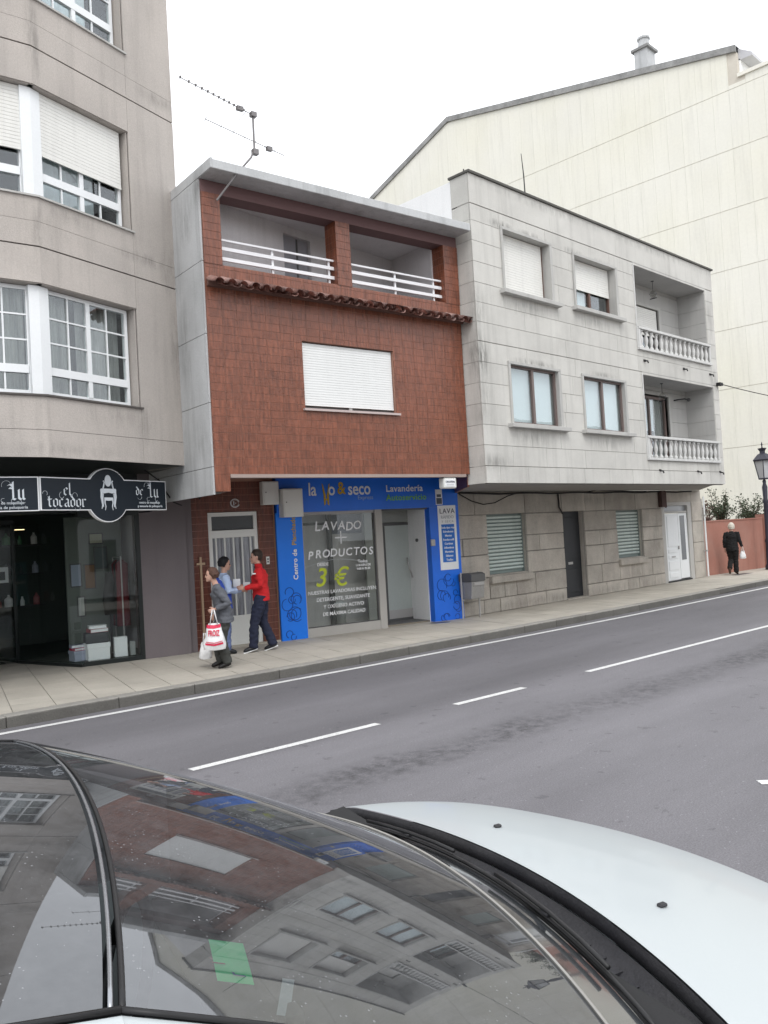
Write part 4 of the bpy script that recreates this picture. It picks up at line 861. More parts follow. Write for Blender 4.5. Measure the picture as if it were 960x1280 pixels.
obj('sheet', MB().box(2.68, 2.95, 1.2, 1.204, 1.25, 1.75), M_print, t, LG); obj('counter', MB().box(1.9, 2.4, 1.6, 2.2, .03, .9), M_dframe, lau, LG)
# glazed door standing in the recess
D0 = Vector((12.33, 12.72)); FDr = Fr(D0.x, D0.y, -9)
dr = frame(lau, FDr, 0, .82, .02, 2.12, 0, M_dframe, th=.06, dp=.05, name='entrance_door'); obj('kick_plate', MB().box(.06, .76, .0, .04, .08, .26), M_alu, dr, FDr)
pane(dr, FDr, .06, .76, .26, 2.06, .02, mat('frosted_green_glass', (.42, .46, .44), rough=.3, var=.04, spec=.6), 'frosted_pane')
obj('pull_handle', MB().tube([(.60, -.02, 1.35), (.56, -.09, 1.25), (.58, -.11, 1.1), (.66, -.09, .95), (.74, -.02, .88)], .016, 8), M_alu, dr, FDr, smooth=True)
obj('side_frame', MB().box(-.45, 0, 0, .05, .02, 2.5).box(0, .95, 0, .05, 2.13, 2.6), mat('recess_panel', (.30, .31, .29), rough=.5), lau, FDr)
obj('recess_header', MB().box(3.15, 4.3, .0, .12, 2.36, 2.39), M_dframe, lau, LG)
obj('door_mat_well', MB().box(3.2, 4.28, .12, .8, .031, .036), mat('dark_recess_floor', (.10, .10, .10), rough=.5), lau, LG)  # recess floor in a darker tone than the shop floor
t = thing('wall_button', 'small dark round button on the white recess wall', 'button', Fr(*LG.w(4.29, .45).xy, -12), z=1.6)
obj('button', MB().tube([(4.30, .42, 1.72), (4.27, .42, 1.72)], .035, 12), M_dframe, t, LG)
# antenna on the roof edge
an = thing('tv_antenna', 'bent mast with two yagi television aerials over the tiled building roof', 'antenna', Fr(6.98, 10.2, -6.5), z=6.98)
M_mast = plain('dull_mast_metal', (.20, .19, .19), rough=.5, metal=.3)
AF = Fr(6.98, 10.2, -6.5)
obj('mast', MB().tube([(0.0, .15, 6.98), (.27, -.02, 7.38), (.50, -.06, 7.66), (.565, -.06, 7.80), (.57, -.06, 8.36)], .016, 8), M_mast, an, AF)
obj('clamp', MB().box(.53, .62, -.10, -.02, 7.72, 7.80).box(.53, .62, -.10, -.02, 8.30, 8.37), M_mast, an, AF)
def yagi(p0, p1, n, el, tilt=0):
    bm = obj('boom', MB().tube([p0, p1], .006, 6), M_mast, an, AF); p0, p1 = Vector(p0), Vector(p1)
    for k in range(n):
        p = p0.lerp(p1, .01+(k/(n-1))**(.85)*.86 if n > 6 else .02+.95*k/(n-1)); mb = MB().tube([p+Vector((-.01, -el, 0)), p+Vector((.01, el, 0))], .004, 5)
        if n > 7: mb.box(p.x-.012, p.x+.012, p.y-.012, p.y+.012, p.z-.008, p.z+.022)
        obj('element', mb, M_mast, bm, AF)
    return bm
b1 = yagi((-.60, -.06, 8.57), (.57, -.06, 8.33), 12, .05); obj('reflector', MB().tube([(.46, -.06, 8.36), (.42, -.10, 8.56)], .004, 5).tube([(.46, -.06, 8.36), (.36, .02, 8.22)], .004, 5), M_mast, b1, AF); obj('balun', MB().box(.30, .40, -.09, -.03, 8.34, 8.40), M_mast, b1, AF)
b2 = yagi((-.24, -.06, 8.06), (1.09, -.06, 7.83), 7, .07); obj('balun', MB().box(.78, .87, -.09, -.03, 7.84, 7.90), M_mast, b2, AF)
tl = obj('reflector', MB().tube([(1.3, .1, 8.0), (1.34, .1, 8.12)], .003, 4).tube([(1.62, .1, 7.92), (1.9, .1, 7.86)], .002, 4).tube([(1.62, .06, 7.95), (1.62, .14, 7.89)], .003, 4).tube([(1.72, .06, 7.92), (1.72, .14, 7.87)], .003, 4).tube([(1.84, .06, 7.90), (1.84, .14, 7.85)], .003, 4), M_mast, b2, AF)

# ================================================================== pale granite house
GU, GG = Fr(12.07, 9.63), Fr(12.0, 11.75)
gra = thing('granite_house', 'pale granite clad house with balustraded loggias overhanging a rough stone ground floor', 'building', GG)
W = 10.18; zt = 8.50
openU = [(.86, 2.54, 6.44, 7.64), (3.34, 5.12, 6.49, 7.62), (.86, 2.58, 3.86, 5.02), (3.42, 5.22, 3.86, 5.02), (5.95, 9.72, 5.87, 7.89), (6.06, 9.86, 3.27, 5.30)]
obj('wall', wall(0, W, 2.73, zt, .02, .30, openU), M_mortar, gra, GU)
crs = [2.71, 3.03, 3.42, 3.80, 4.19, 4.58, 4.97, 5.352, 5.72, 6.09, 6.46, 6.85, 7.24, 7.62, 7.93]
bs = []; random.seed(5)
for k, (z0, z1) in enumerate(zip(crs, crs[1:])):
    if k == 0: js = [0, .42, 1.3, 2.35, 3.3, 4.3, 5.3, 6.3, 7.3, 8.3, 9.3, W]
    elif z0 > 5.3 and z0 < 5.4: js = [0, 2.9, 5.9, W]
    else:
        js = [0]; x = .86 if k % 2 else 1.5
        while x < W-.7: js.append(x); x += random.uniform(1.0, 1.9)
        js.append(W)
    for a, b_ in zip(js, js[1:]):
        yy = random.uniform(-.0015, .0015)+(-.012 if k == 0 else 0)
        bs += [(p, q_, yy, .025, r_, s_) for p, q_, r_, s_ in cut(a+.003*(a > 0), b_-.003, z0+(.010 if abs(z0-5.352) < .01 or k == 1 else .004), z1-.004, openU)]
bs += [(a+.002, b_-.002, 0, .025, 7.946, 8.50) for a, b_ in ((0, 2.6), (2.6, 5.2), (5.2, 7.8), (7.8, W))]
pieces('granite_slab', bs, M_granite, gra, GU)
bs = []   # cladding returned on the left side
for z0, z1 in list(zip(crs, crs[1:]))+[(7.946, 8.5)]: bs.append((-.004, .02, 0.026, .44, z0+.004, z1-.004))
pieces('granite_slab', bs, M_granite, gra, GU)
obj('roof_edge', MB().box(-.03, W+.05, -.04, .12, 8.502, 8.545).box(-.03, .12, .12, .47, 8.502, 8.545), mat('dark_lichen_coping', (.10, .098, .09), rough=.9, var=.3), gra, GU)
# body with the slanting right flank
A = [(0.02, .29), (W, .29), (W+.02, .8), (W+3.0, 2.12), (W+3.0, 11), (0.02, 11)]
obj('body', MB().prism([(0.02, .45), (5.9, .45), (5.9, 11), (0.02, 11)], 5.9, 8.48, 'z').prism([(0.02, .45), (5.9, .45), (5.9, 11), (.02, 11)], 3.16, 5.85, 'z').prism([(5.9, 1.2), (W, 1.2), (W+3, 2.12), (W+3, 11), (5.9, 11)], 2.9, 8.48, 'z'), M_whitewall, gra, GU)
obj('parapet', MB().box(.0, .3, .445, 7, 7.0, 8.46), M_whitewall, gra, GU)
obj('roof', MB().prism([(a, c) for a, c in A], 8.2, 8.3, 'z'), M_conc, gra, GU)
obj('soffit', MB().prism([(-.0, .03), (W, .03), (W+.02, .36), (W+3.0, 2.12), (1.56, 2.12), (0, .45)], 2.712, 2.80, 'z'), mat('grey_soffit', (.30, .285, .27), rough=.9, streak=.1), gra, GU)
obj('soffit_return', MB().prism([(-.02, .44), (.03, .44), (1.60, 2.10), (1.55, 2.14)], 2.68, 3.12, 'z'), M_tile, gra, GU)
obj('drip_edge', MB().box(.02, W-.02, .06, .10, 2.695, 2.711), M_mortar, gra, GU)
# windows
for k, (u0, u1, z0, z1) in enumerate(openU[:4]):
    wd = obj('window', MB().box(u0-.004, u0+.055, -.03, .31, z0-.003, z1).box(u1-.055, u1+.03, -.03, .31, z0-.003, z1).box(u0-.004, u1+.03, -.03, .31, z1-.006, z1+.045), M_gtrim, gra, GU)
    obj('sill', MB().box(u0-.10, u1+.16, -.13, .2, z0-.085, z0-.004), M_gtrim, wd, GU, bevel=.006)
    a, b_ = u0+.055, u1-.055; yf = .17 if k < 2 else .06
    obj('window_frame', MB().box(a, a+.05, yf, yf+.06, z0, z1).box(b_-.05, b_, yf, yf+.06, z0, z1).box(a+.05, b_-.05, yf, yf+.06, z0, z0+.05).box(a+.05, b_-.05, yf, yf+.06, z1-.05, z1).box((a+b_)/2-.035, (a+b_)/2+.035, yf-.01, yf+.05, z0+.05, z1-.05), M_brownf if k > 1 else plain('red_brown_frame', (.13, .075, .06)), wd, GU)
    if k == 0: shutter(gra, GU, a+.02, b_-.07, z0+.01, z1-.02, .15, M_shut, slat=.05)
    elif k == 1: shutter(gra, GU, a+.02, b_-.03, z0+(z1-z0)*.44, z1-.02, .15, M_shut, slat=.05)
    if k > 0:
        for s_ in (0, 1): pane(wd, GU, a+.05 if s_ == 0 else (a+b_)/2+.035, (a+b_)/2-.035 if s_ == 0 else b_-.05, z0+.05, z1-.05, yf+.03+.0*s_)
    if k > 1: obj('blind', MB().box(a+.05, b_-.05, yf+.1, yf+.11, z0+.04, z1-.04), M_wcurt, wd, GU)
    if k == 1: obj('blind', MB().box(a+.05, a+.42, yf+.1, yf+.11, z0+.04, z1).box(a+.5, a+.8, yf+.1, yf+.11, z0+.04, z1), M_wcurt, wd, GU)
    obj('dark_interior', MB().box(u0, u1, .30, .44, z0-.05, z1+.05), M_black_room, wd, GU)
# loggias
M_logg = mat('loggia_render', (.42, .415, .405), rough=.85, streak=.12)
for k, (u0, u1, zf, zc, zr) in enumerate(((5.95, 9.72, 5.87, 7.89, 6.43), (6.06, 9.86, 3.27, 5.30, 3.85))):
    lo = obj('loggia', MB().box(u0, u1, .30, 1.0, zf-.12, zf).box(u0-.003, u1+.003, .005, 1.0, zc-.008, zc+.1).box(u1, u1+.08, .30, 1.0, zf-.1, zc).box(u0-.08, u0, .30, 1.0, zf-.1, zc), M_logg, gra, GU)
    bs = []
    zz = zf
    while zz < zc-.05: z1 = min(zz+.385, zc-.005); bs.append((u1-.018, u1, .02, .77, zz+.003, z1-.003)); zz += .385
    dzt = (7.35 if k == 0 else 5.08); du1 = (20.62-12.07 if k == 0 else 20.85-12.07); dz0 = zf
    hd = (u0-.1, du1, dz0-.1, dzt)
    zz = zf
    while zz < zc-.05:
        z1 = min(zz+.385, zc-.005)
        for a, b_ in ((u0, u0+1.9), (u0+1.904, u1-.02)): bs += [(p, q_, .77, .80, r_, s_) for p, q_, r_, s_ in cut(a, b_, zz+.003, z1-.003, [hd])]
        zz += .385
    pieces('loggia_slab', bs, mat('loggia_cladding', (.44, .435, .42), rough=.8, var=.05, fvar=.07, fine=80, streak=.1, objvar=.03), lo, GU)
    obj('back_wall', wall(u0, u1, zf-.1, zc, .80, .95, [hd]), M_mortar, lo, GU)
    obj('door_trim', MB().box(du1, du1+.10, .74, .86, dz0, dzt+.08).box(u0, du1, .74, .86, dzt, dzt+.08), M_gtrim, lo, GU)
    bd = frame(gra, GU, u0+.1, du1-.02, dz0, dzt-.02, .84, M_brownf, th=.07, dp=.06, nu=3 if k else 2, name='balcony_door')
    pane(bd, GU, u0+.1, du1-.05, dz0+.05, dzt-.05, .87)
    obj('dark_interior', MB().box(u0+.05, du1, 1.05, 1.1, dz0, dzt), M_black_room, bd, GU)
    if k == 0: shutter(gra, GU, u0+.12, du1-.04, zf+.78, dzt-.02, .80, M_shut, slat=.05)
    else: curtain(bd, GU, u0+.9, du1-.5, dz0+.9, dzt-.1, .95, M_wcurt, waves=3); curtain(bd, GU, du1-.5, du1-.06, dz0, dzt-.1, .96, M_curt, waves=3)
    # balustrade
    ba = obj('balustrade', MB().box(u0+.01, u1+.06, -.05, .12, zr-.06, zr).box(u0-.02, u1+.06, -.06, .14, zf, zf+.06).box(u0, u0+.10, -.035, .10, zf+.06, zr-.06).box(u1-.0, u1+.05, -.035, .10, zf+.06, zr-.06), mat('white_concrete_balustrade', (.60, .60, .585), rough=.8, streak=.15, var=.06), gra, GU, bevel=.006)
    hb = zr-zf-.12; prof = [(.055, 0), (.055, .05*hb/.45), (.03, .08*hb/.45), (.028, .10*hb/.45), (.052, .2*hb/.45), (.05, .25*hb/.45), (.025, .36*hb/.45), (.03, .39*hb/.45), (.05, .41*hb/.45), (.05, hb)]
    bme = MB().lathe(prof, n=12).mesh('baluster', True); bme.materials.append(MATS['white_concrete_balustrade'])
    nb = 15
    for j in range(nb):
        o = bpy.data.objects.new('baluster', bme); C.objects.link(o); setp(o, ba, GU.m @ Matrix.Translation((u0+.22+j*(u1-u0-.32)/(nb-1), .035, zf+.06)))
    obj('edge_strip', MB().box(u0-.035, u0-.001, -.02, .25, zf, zc), MATS['white_concrete_balustrade'], gra, GU)
    # hanging lantern
    ux = 7.62 if k == 0 else 7.75; zc2 = zc; fl = Fr(12.07+ux, 10.02)
    t = thing('hanging_lantern', 'glass pendant lantern hanging in the %s loggia' % ('upper' if k == 0 else 'lower'), 'lantern', fl, 'pendant lanterns of the loggias', z=zc-.45)
    obj('rod', MB().tube([(0, 0, zc-.26), (0, 0, zc)], .006, 6).lathe([(.04, zc-.02), (.04, zc)], n=10), M_black, t, fl)
    obj('globe', MB().lathe([(.02, zc-.44), (.075, zc-.40), (.09, zc-.34), (.06, zc-.27), (.03, zc-.25)], n=12), glass('lantern_glass', (.8, .8, .78), ior=1.4), t, fl, smooth=True)
    obj('cage', MB().tube([(.092*math.cos(a), .092*math.sin(a), zc-.34) for a in [j*math.pi/6 for j in range(13)]], .004, 5).box(-.006, .006, -.092, .092, zc-.46, zc-.44), M_black, t, fl)
    for uu_ in ((6.2, 8.2, 9.7) if k == 0 else (6.6, 8.6, 9.9)):
        t = thing('drain_spout', 'small dark spout below the %s loggia, %s one' % ('upper' if k == 0 else 'lower', {0: 'left', 1: 'middle', 2: 'right'}[int((uu_-6)/1.75) if uu_ < 9.5 else 2]), 'spout', Fr(12.07+uu_, 9.6), 'drain spouts under the loggias', z=zf-.3)
        fl2 = Fr(12.07+uu_, 9.63)
        obj('pipe', MB().tube([(0, .0, -.0), (0, -.09, -.02), (0, -.10, -.07)], .018, 8), M_cable, t, fl2, z=zf-.24); obj('collar', MB().box(-.045, .045, -.02, -.004, -.02, .03), M_cable, t, fl2, z=zf-.24)
t = thing('wall_lamp', 'dark wall bracket lamp on the back wall of the lower loggia', 'lamp', Fr(21.2, 10.4), z=5.0)
obj('arm', MB().tube([(0, 0, 5.02), (.0, -.12, 5.02), (.3, -.16, 5.06), (.45, -.16, 5.05)], .018, 6), M_black, t, Fr(21.2, 10.4)); obj('head', MB().ball((.52, -.16, 5.05), .05), M_dframe, t, Fr(21.2, 10.4))
t = thing('roof_aerial', 'single dark rod standing behind the granite parapet', 'aerial', Fr(14.25, 9.9), z=8.4)
obj('rod', MB().tube([(0, 0, 8.3), (-.015, 0, 9.1), (-.06, 0, 9.55)], [.016, .013, .007], 6), M_black, t, Fr(14.25, 9.9))
obj('rod_socket', MB().box(-.03, .03, -.03, .03, 8.3, 8.56), M_black, t, Fr(14.25, 9.9))
t = thing('roof_stub', 'tiny dark bolt standing on the left corner of the granite parapet', 'bolt', Fr(12.1, 9.75), z=8.54); obj('shaft', MB().tube([(0, 0, 8.54), (0, 0, 8.61)], .012, 6), M_black, t, Fr(12.1, 9.75))
# ---- ground floor masonry
crg = [0, .31, .79, 1.30, 1.68, 2.19, 2.712]
openG = [(2.65, 4.10, .84, 2.205), (5.64, 6.60, 0.0, 2.205), (8.19, 9.55, .88, 2.18), (10.72, 12.62, 0, 2.36)]
obj('stone_wall', wall(1.60, 13.30, 0, 2.71, .035, .45, openG), M_mortar, gra, GG)
J = {0: [1.6, 2.4, 2.97, 3.95, 4.75, 5.64, 6.6, 7.5, 8.6, 9.2, 10.1, 10.72], 1: [1.6, 2.62, 3.15, 3.6, 4.35, 5.64, 6.6, 7.3, 8.2, 8.8, 9.4, 10.0, 10.72], 2: [1.6, 2.65, 4.1, 5.64, 6.6, 7.45, 8.19, 9.55, 10.72],
     3: [1.6, 1.78, 2.65, 4.1, 4.6, 5.64, 6.6, 7.3, 8.19, 9.55, 10.5, 10.72], 4: [1.6, 2.65, 4.1, 5.64, 6.6, 8.19, 9.55, 10.72], 5: [1.6, 2.25, 4.1, 4.95, 5.62, 6.7, 7.65, 9.25, 10.72, 12.62, 13.3]}
bs = []
for k, (z0, z1) in enumerate(zip(crg, crg[1:])):
    for a, b_ in zip(J[k], J[k][1:]):
        for p, q_, r_, s_ in cut(a+.008, b_-.008, z0+.008, z1-.008, openG): bs.append((p, q_, random.uniform(-.012, .010), .06, r_+random.uniform(-.003, .003), s_+random.uniform(-.004, .003)))
for z0, z1 in ((0, .5), (.5, 1.1), (1.1, 1.75), (1.75, 2.36)): bs.append((12.63, 13.30, random.uniform(-.01, .01), .06, z0+.006, z1-.006))
for (a0_, b0_, m_, *_r) in [(0, 0, 0)]: pass
for q_ in bs:
    mb = MB().box(*q_); obj('stone_block', mb, M_stone, gra, GG, bevel=.008)
for (a, z0, z1) in ((4.10, .84, 2.2), (6.60, 0, 2.2), (9.55, .88, 2.18)): obj('reveal', MB().box(a-.004, a+.02, .055, .44, z0, z1), M_stone, gra, GG)
for (a, b_, z1) in ((2.65, 4.10, 2.205), (5.64, 6.6, 2.205), (8.19, 9.55, 2.18)): obj('lintel_soffit', MB().box(a, b_, .055, .44, z1-.006, z1+.02), M_stone, gra, GG)
for k, (a, b_, z0, z1) in enumerate((openG[0], openG[2])):
    wd = obj('window_opening', MB().box(a, b_, .38, .42, z0, z1), M_black_room, gra, GG)
    obj('sill', MB().box(a-.05, b_+.03, -.10, .3, z0-.19, z0-.03), M_stone, wd, GG, bevel=.01)
    n = 15 if k == 0 else 13; h = (z1-z0-.10)/n; sh = obj('slatted_shutter', MB().box(a+.02, b_-.02, .165, .18, z0-.03, z1).box(a, a+.02, .11, .19, z0, z1).box(b_-.03, b_-.005, .11, .19, z0-.03, z1), plain('dull_green_grey', (.22, .27, .255)), gra, GG)
    sm = MB().tube([(0, 0, 0), (1, 0, 0)], 1, 8).mesh('shutter_slat', True); sm.materials.append(M_green)
    for j in range(n):
        o = bpy.data.objects.new('shutter_slat', sm); C.objects.link(o); setp(o, sh, GG.m @ Matrix.Translation((a+.022, .145, z0+.06+h*(j+.5))) @ Matrix.Rotation(R(20), 4, 'X') @ Matrix.Diagonal((b_-a-.055, .024, h*.36, 1)))
dr = obj('black_door', MB().box(5.645, 6.595, .16, .22, .02, 2.2), M_blackdoor, gra, GG)
obj('threshold', MB().box(5.64, 6.6, -.01, .3, 0, .03), M_stone, gra, GG)
for (z0, z1) in ((.15, .75), (1.0, 2.05)): obj('door_panel', MB().box(5.80, 6.44, .146, .16, z0, z1), M_blackdoor, dr, GG, bevel=.008)
obj('letterbox', MB().box(6.0, 6.2, .15, .158, .86, .92), M_alu, dr, GG)
dr = obj('white_door', MB().box(10.72, 10.92, .02, .16, 0.0, 2.36).box(12.38, 12.62, .02, .16, 0, 2.36).box(10.92, 12.38, .02, .16, 2.26, 2.36).box(10.92, 12.38, .04, .14, 2.03, 2.09), mat('pale_stone_surround', (.45, .44, .42), rough=.8), gra, GG)
pane(dr, GG, 10.92, 12.38, 2.09, 2.26, .10, mat('grey_fanlight', (.28, .29, .30), rough=.2, spec=.6), 'fanlight')
lf = obj('door_leaf', MB().box(10.93, 11.78, .06, .11, .05, 2.02), M_white, dr, GG); lf2 = obj('door_leaf', MB().box(11.80, 12.37, .06, .11, .07, 2.02), M_white, dr, GG)
obj('step', MB().box(10.9, 12.4, .0, .2, 0, .04), M_black, gra, GG)
for (z0, z1) in ((.12, .28), (.34, .62), (.68, .80), (.86, .98), (1.04, 1.95)): obj('door_panel', MB().box(11.08, 11.64, .045, .06, z0, z1), M_white, dr, GG, bevel=.01)
obj('glass_strip', MB().box(11.92, 12.20, .05, .06, .62, 1.95), mat('grey_glass_strip', (.17, .18, .19), rough=.25, spec=.6), dr, GG); obj('letterbox', MB().box(11.25, 11.48, .035, .045, .72, .76), M_alu, dr, GG)
obj('door_handle', MB().box(11.70, 11.74, .02, .06, .95, 1.05), M_alu, dr, GG)
obj('lower_wing', MB().box(13.30, 13.62, .12, .6, 0, 2.45), mat('grey_render_return', (.34, .325, .30), rough=.9, streak=.2), gra, GG)
t = thing('white_pipe', 'thin white pipe running down the right edge of the stone ground floor', 'pipe', Fr(25.28, 11.66))
obj('pipe', MB().tube([(0, 0, 0.02), (0, 0, 2.5)], .028, 8), M_white, t, Fr(25.28, 11.66)); obj('clip', MB().box(-.04, .04, -.03, .06, 1.9, 1.94).box(-.04, .04, -.03, .06, .8, .84), M_alu, t, Fr(25.28, 11.66))
t = thing('meter_box', 'rusty dark brown box under the soffit beside the white door', 'box', Fr(22.55, 11.7), z=2.3)
obj('casing', MB().box(0, .26, -.02, .10, 2.22, 2.70), mat('rusty_brown_metal', (.07, .04, .035), rough=.8, var=.3), t, Fr(22.55, 11.65), bevel=.01); obj('pipe_end', MB().tube([(.3, .02, 2.2), (.3, .02, 2.66)], .03, 8), MATS['rusty_brown_metal'], t, Fr(22.55, 11.65))
t = thing('wall_cable', 'thick black cable run along the top of the stone ground floor with a sagging loop', 'cable', GG)
pts = [(1.6, -.03, 2.69)]+[(1.6+x_, -.04, 2.66+.012*math.sin(x_*3)) for x_ in [k*.5 for k in range(1, 23)]]
obj('strand', MB().tube(pts, .022, 6), M_cable, t, GG, smooth=True); obj('strand', MB().tube([(1.7, -.04, 2.66), (2.1, -.05, 2.50), (2.5, -.05, 2.42), (2.9, -.05, 2.45), (3.4, -.05, 2.60), (3.8, -.05, 2.67)], .012, 6), M_cable, t, GG, smooth=True)
obj('strand', MB().tube([(5.45, -.03, 2.66), (5.47, -.03, 2.3), (5.6, -.03, 2.15)], .022, 6), M_cable, t, GG, smooth=True)
obj('strand', MB().tube([(6.6, -.04, 2.66), (7.2, -.05, 2.72), (8.4, -.05, 2.70), (9.8, -.05, 2.68)], .012, 6), M_cable, t, GG, smooth=True)
t = thing('power_line', 'thin black cable slung from the loggia corner to the right', 'cable', Fr(22.25, 9.6), z=5.4)
obj('strand', MB().tube([(22.25+14*a, 9.55-1.0*a, 5.40-.9*a+1.1*a*a) for a in [k/14 for k in range(15)]], .012, 5), M_cable, t, W0, smooth=True); obj('insulator', MB().box(22.1, 22.3, 9.52, 9.62, 5.36, 5.44), M_cable, t, W0)

# ================================================================== big cream building beyond
X0 = 38.0; CF = Fr(X0, 12.0, 90)   # x of this frame runs along +Y ; y runs to -X
cre = thing('cream_building', 'tall cream panelled gable wall of a large apartment building beyond the granite house', 'building', Fr(X0, 20))
prof = [(2.6, 22.95), (19.6, 26.55), (26.5, 24.0), (27.2, 23.5)]
def ztop(u):
    if u < 2.6: return 21.55
    for (a, c), (d, e) in zip(prof, prof[1:]):
        if a <= u <= d: return c+(e-c)*(u-a)/(d-a)
    return 23.5
lv = [1.0, 2.2, 4.95, 7.65, 10.35, 13.05, 15.75, 18.42, 21.12, 27]
cw = .76; n = 36
obj('gable_wall', MB().prism([(12-3.0, 0), (12+27.2, 0)]+[(12+u, ztop(u)) for u in (27.2, 26.5, 19.6, 2.6)]+[(12+2.6, 21.5), (12-3.0, 21.5)], X0+.03, X0+14, 'x'), M_creamj, cre, W0)
pan = []
for j, (z0, z1) in enumerate(zip(lv, lv[1:])):
    for k in range(-3, n):
        u0, u1 = k*cw+.002, (k+1)*cw-.002
        if u0 < -3.0: continue
        a, c = min(z1-.022, ztop(u0+.01)-.25), min(z1-.022, ztop(u1-.01)-.25)
        if u0 < 2.6 < u1: a = c = min(a, 21.3)
        if u1 <= 2.6: a = c = min(z1-.022, 21.50)
        if min(a, c) < z0+.1: continue
        pan.append((u0, u1, z0, a, c))
pan.sort(key=lambda p: (p[2] < 2 or p[2] < 5 and p[0] > 7, p[0]+abs(p[2]-14)*.3))
rest = MB()
for k, (u0, u1, z0, a, c) in enumerate(pan):
    poly = [(12+u0, z0), (12+u1, z0), (12+u1, c), (12+u0, a)]
    if k < 295: obj('wall_panel', MB().prism([(p-12-u0, q-z0) for p, q in poly], 0, .045, 'x'), M_cream, cre, Fr(X0, 12+u0), z=z0)
    else: rest.prism(poly, X0, X0+.045, 'x')
if rest.b.faces: tag(obj('far_wall_panel', rest, M_cream, cre), kind='stuff')
else: rest.b.free()
mb = MB()
for (a, c), (d, e) in zip(prof, prof[1:]): mb.prism([(12+a, c-.28), (12+d, e-.28), (12+d, e+.02), (12+a, c+.02)], X0-.10, X0+14.2, 'x')
obj('roof_verge', mb, M_slate, cre, W0)
obj('terrace_coping', MB().box(X0-.08, X0+14, 9.0, 14.6, 21.5, 21.66), M_cream, cre, W0)
obj('attic_eaves', MB().prism([(14.0, 22.35), (14.6, 22.35), (14.6, 22.9), (14.0, 22.5)], X0+.2, X0+14, 'x'), mat('grey_eaves', (.50, .50, .52), rough=.8), cre, W0)
obj('attic_front', MB().box(X0+.2, X0+14, 14.52, 14.6, 21.6, 22.4), M_whitewall, cre, W0)
obj('front_wall', MB().box(X0+.05, X0+14, 8.95, 9.05, 0, 21.5), M_cream, cre, W0)
for i_, (y, z, h, s_) in enumerate(((19.4, 24.55, 1.25, .42), (36.2, 24.6, .9, .3))):
    fc = Fr(X0+.9, y); t = thing('roof_chimney', ('large cowled chimney high on the cream gable verge', 'small chimney far left on the cream gable verge')[i_], 'chimney', fc, z=z-1)
    obj('shaft', MB().box(-s_, s_, -s_*.8, s_*.8, z-1, z+h*.5), M_conc, t, fc); obj('cap', MB().box(-s_*1.25, s_*1.25, -s_*1.1, s_*1.1, z+h*.5, z+h*.6), M_slate, t, fc)
    obj('pot', MB().lathe([(s_*.75, z+h*.6), (s_*.6, z+h), (s_*.75, z+h*1.02), (s_*.75, z+h*1.1)], n=14), M_conc, t, fc)

# ================================================================== garden wall, bushes, lamp post
GW = Fr(25.62, 11.92, -4.5)
gw = thing('garden_wall', 'faded terracotta painted garden wall beyond the granite house', 'wall', GW)
obj('wall', MB().box(0, 4.15, 0, .2, 0, 1.70), M_pinkwall, gw, GW); obj('coping', MB().box(-.02, 4.15, -.02, .22, 1.70, 1.74), M_pinkwall, gw, GW)
obj('wall', MB().box(4.15, 9.5, -.03, .2, 0, 1.76), M_pinkwall, gw, GW); obj('pier', MB().box(4.0, 4.3, -.07, .25, 0, 1.85), M_pinkwall, gw, GW)
def bush(label, x, y, z0, h, r, n, seed, red=0.0):
    rnd = random.Random(seed); f_ = Fr(x, y); t = thing('garden_bush', label, 'bush', f_, 'bushes above the garden wall', z=0)
    st = MB(); lf = MB(); tips = []
    for k in range(19):
        a = rnd.uniform(0, 6.28); l = rnd.uniform(.35, 1.12); e = Vector((math.cos(a)*r*rnd.uniform(.3, 1), math.sin(a)*r*.6*rnd.uniform(.3, 1), z0+h*l)); m_ = Vector((e.x*.35, e.y*.35, z0+h*.45))
        st.tube([(0, 0, 0), (e.x*.1, e.y*.1, z0), m_, e], [.03, .022, .014, .005], 5)
        for j in range(n//22):
            s_ = rnd.random()**.6; p = (Vector((0, 0, z0)).lerp(m_, s_*2) if s_ < .5 else m_.lerp(e, s_*2-1))+Vector((rnd.gauss(0, .085), rnd.gauss(0, .07), rnd.gauss(0, .07)))*r
            d = Vector((rnd.gauss(0, 1), rnd.gauss(0, 1), rnd.gauss(.3, .7))).normalized(); s2 = d.cross(Vector((rnd.gauss(0, 1), rnd.gauss(0, 1), rnd.gauss(0, 1)))).normalized(); L_ = rnd.uniform(.05, .10); w_ = L_*.30
            V = [lf.b.verts.new(q) for q in (p, p+d*L_*.5+s2*w_, p+d*L_, p+d*L_*.5-s2*w_)]; lf.b.faces.new(V)
    obj('stems', st, M_bark, t, f_); tag(obj('foliage', lf, M_leaf if not red else mat('reddish_leaf', (.10, .055, .045), rough=.6, var=.5, scale=3, fvar=.2, fine=20, bump=0), t, f_), kind='stuff')
bush('thin reddish bush nearest the granite house above the terracotta wall', 27.0, 12.5, 1.3, .95, .85, 800, 3, red=1)
bush('tallest spiky green bush above the terracotta wall, behind the walking woman', 28.7, 12.6, 1.3, 1.45, 1.0, 2000, 8)
bush('dense green bush beside the lamp post above the terracotta wall', 30.9, 12.5, 1.3, 1.15, 1.1, 2000, 12)
FLp = Fr(28.5, 11.02)
lp = thing('street_lamp', 'dark blue-black old style street lamp with a four sided lantern at the right edge', 'street lamp', FLp)
M_lamp = plain('blue_black_cast_iron', (.030, .030, .045), rough=.45)
obj('post', MB().lathe([(.15, 0), (.15, .12), (.11, .2), (.10, .9), (.12, .95), (.085, 1.05), (.075, 2.2), (.10, 2.26), (.07, 2.34), (.085, 2.75), (.05, 2.86), (.06, 2.95), (.03, 3.0)], n=16), M_lamp, lp, FLp, smooth=True)
def frus(r0, z0, r1, z1, rr=45): return MB().lathe([(r0, z0), (r1, z1)], n=4)
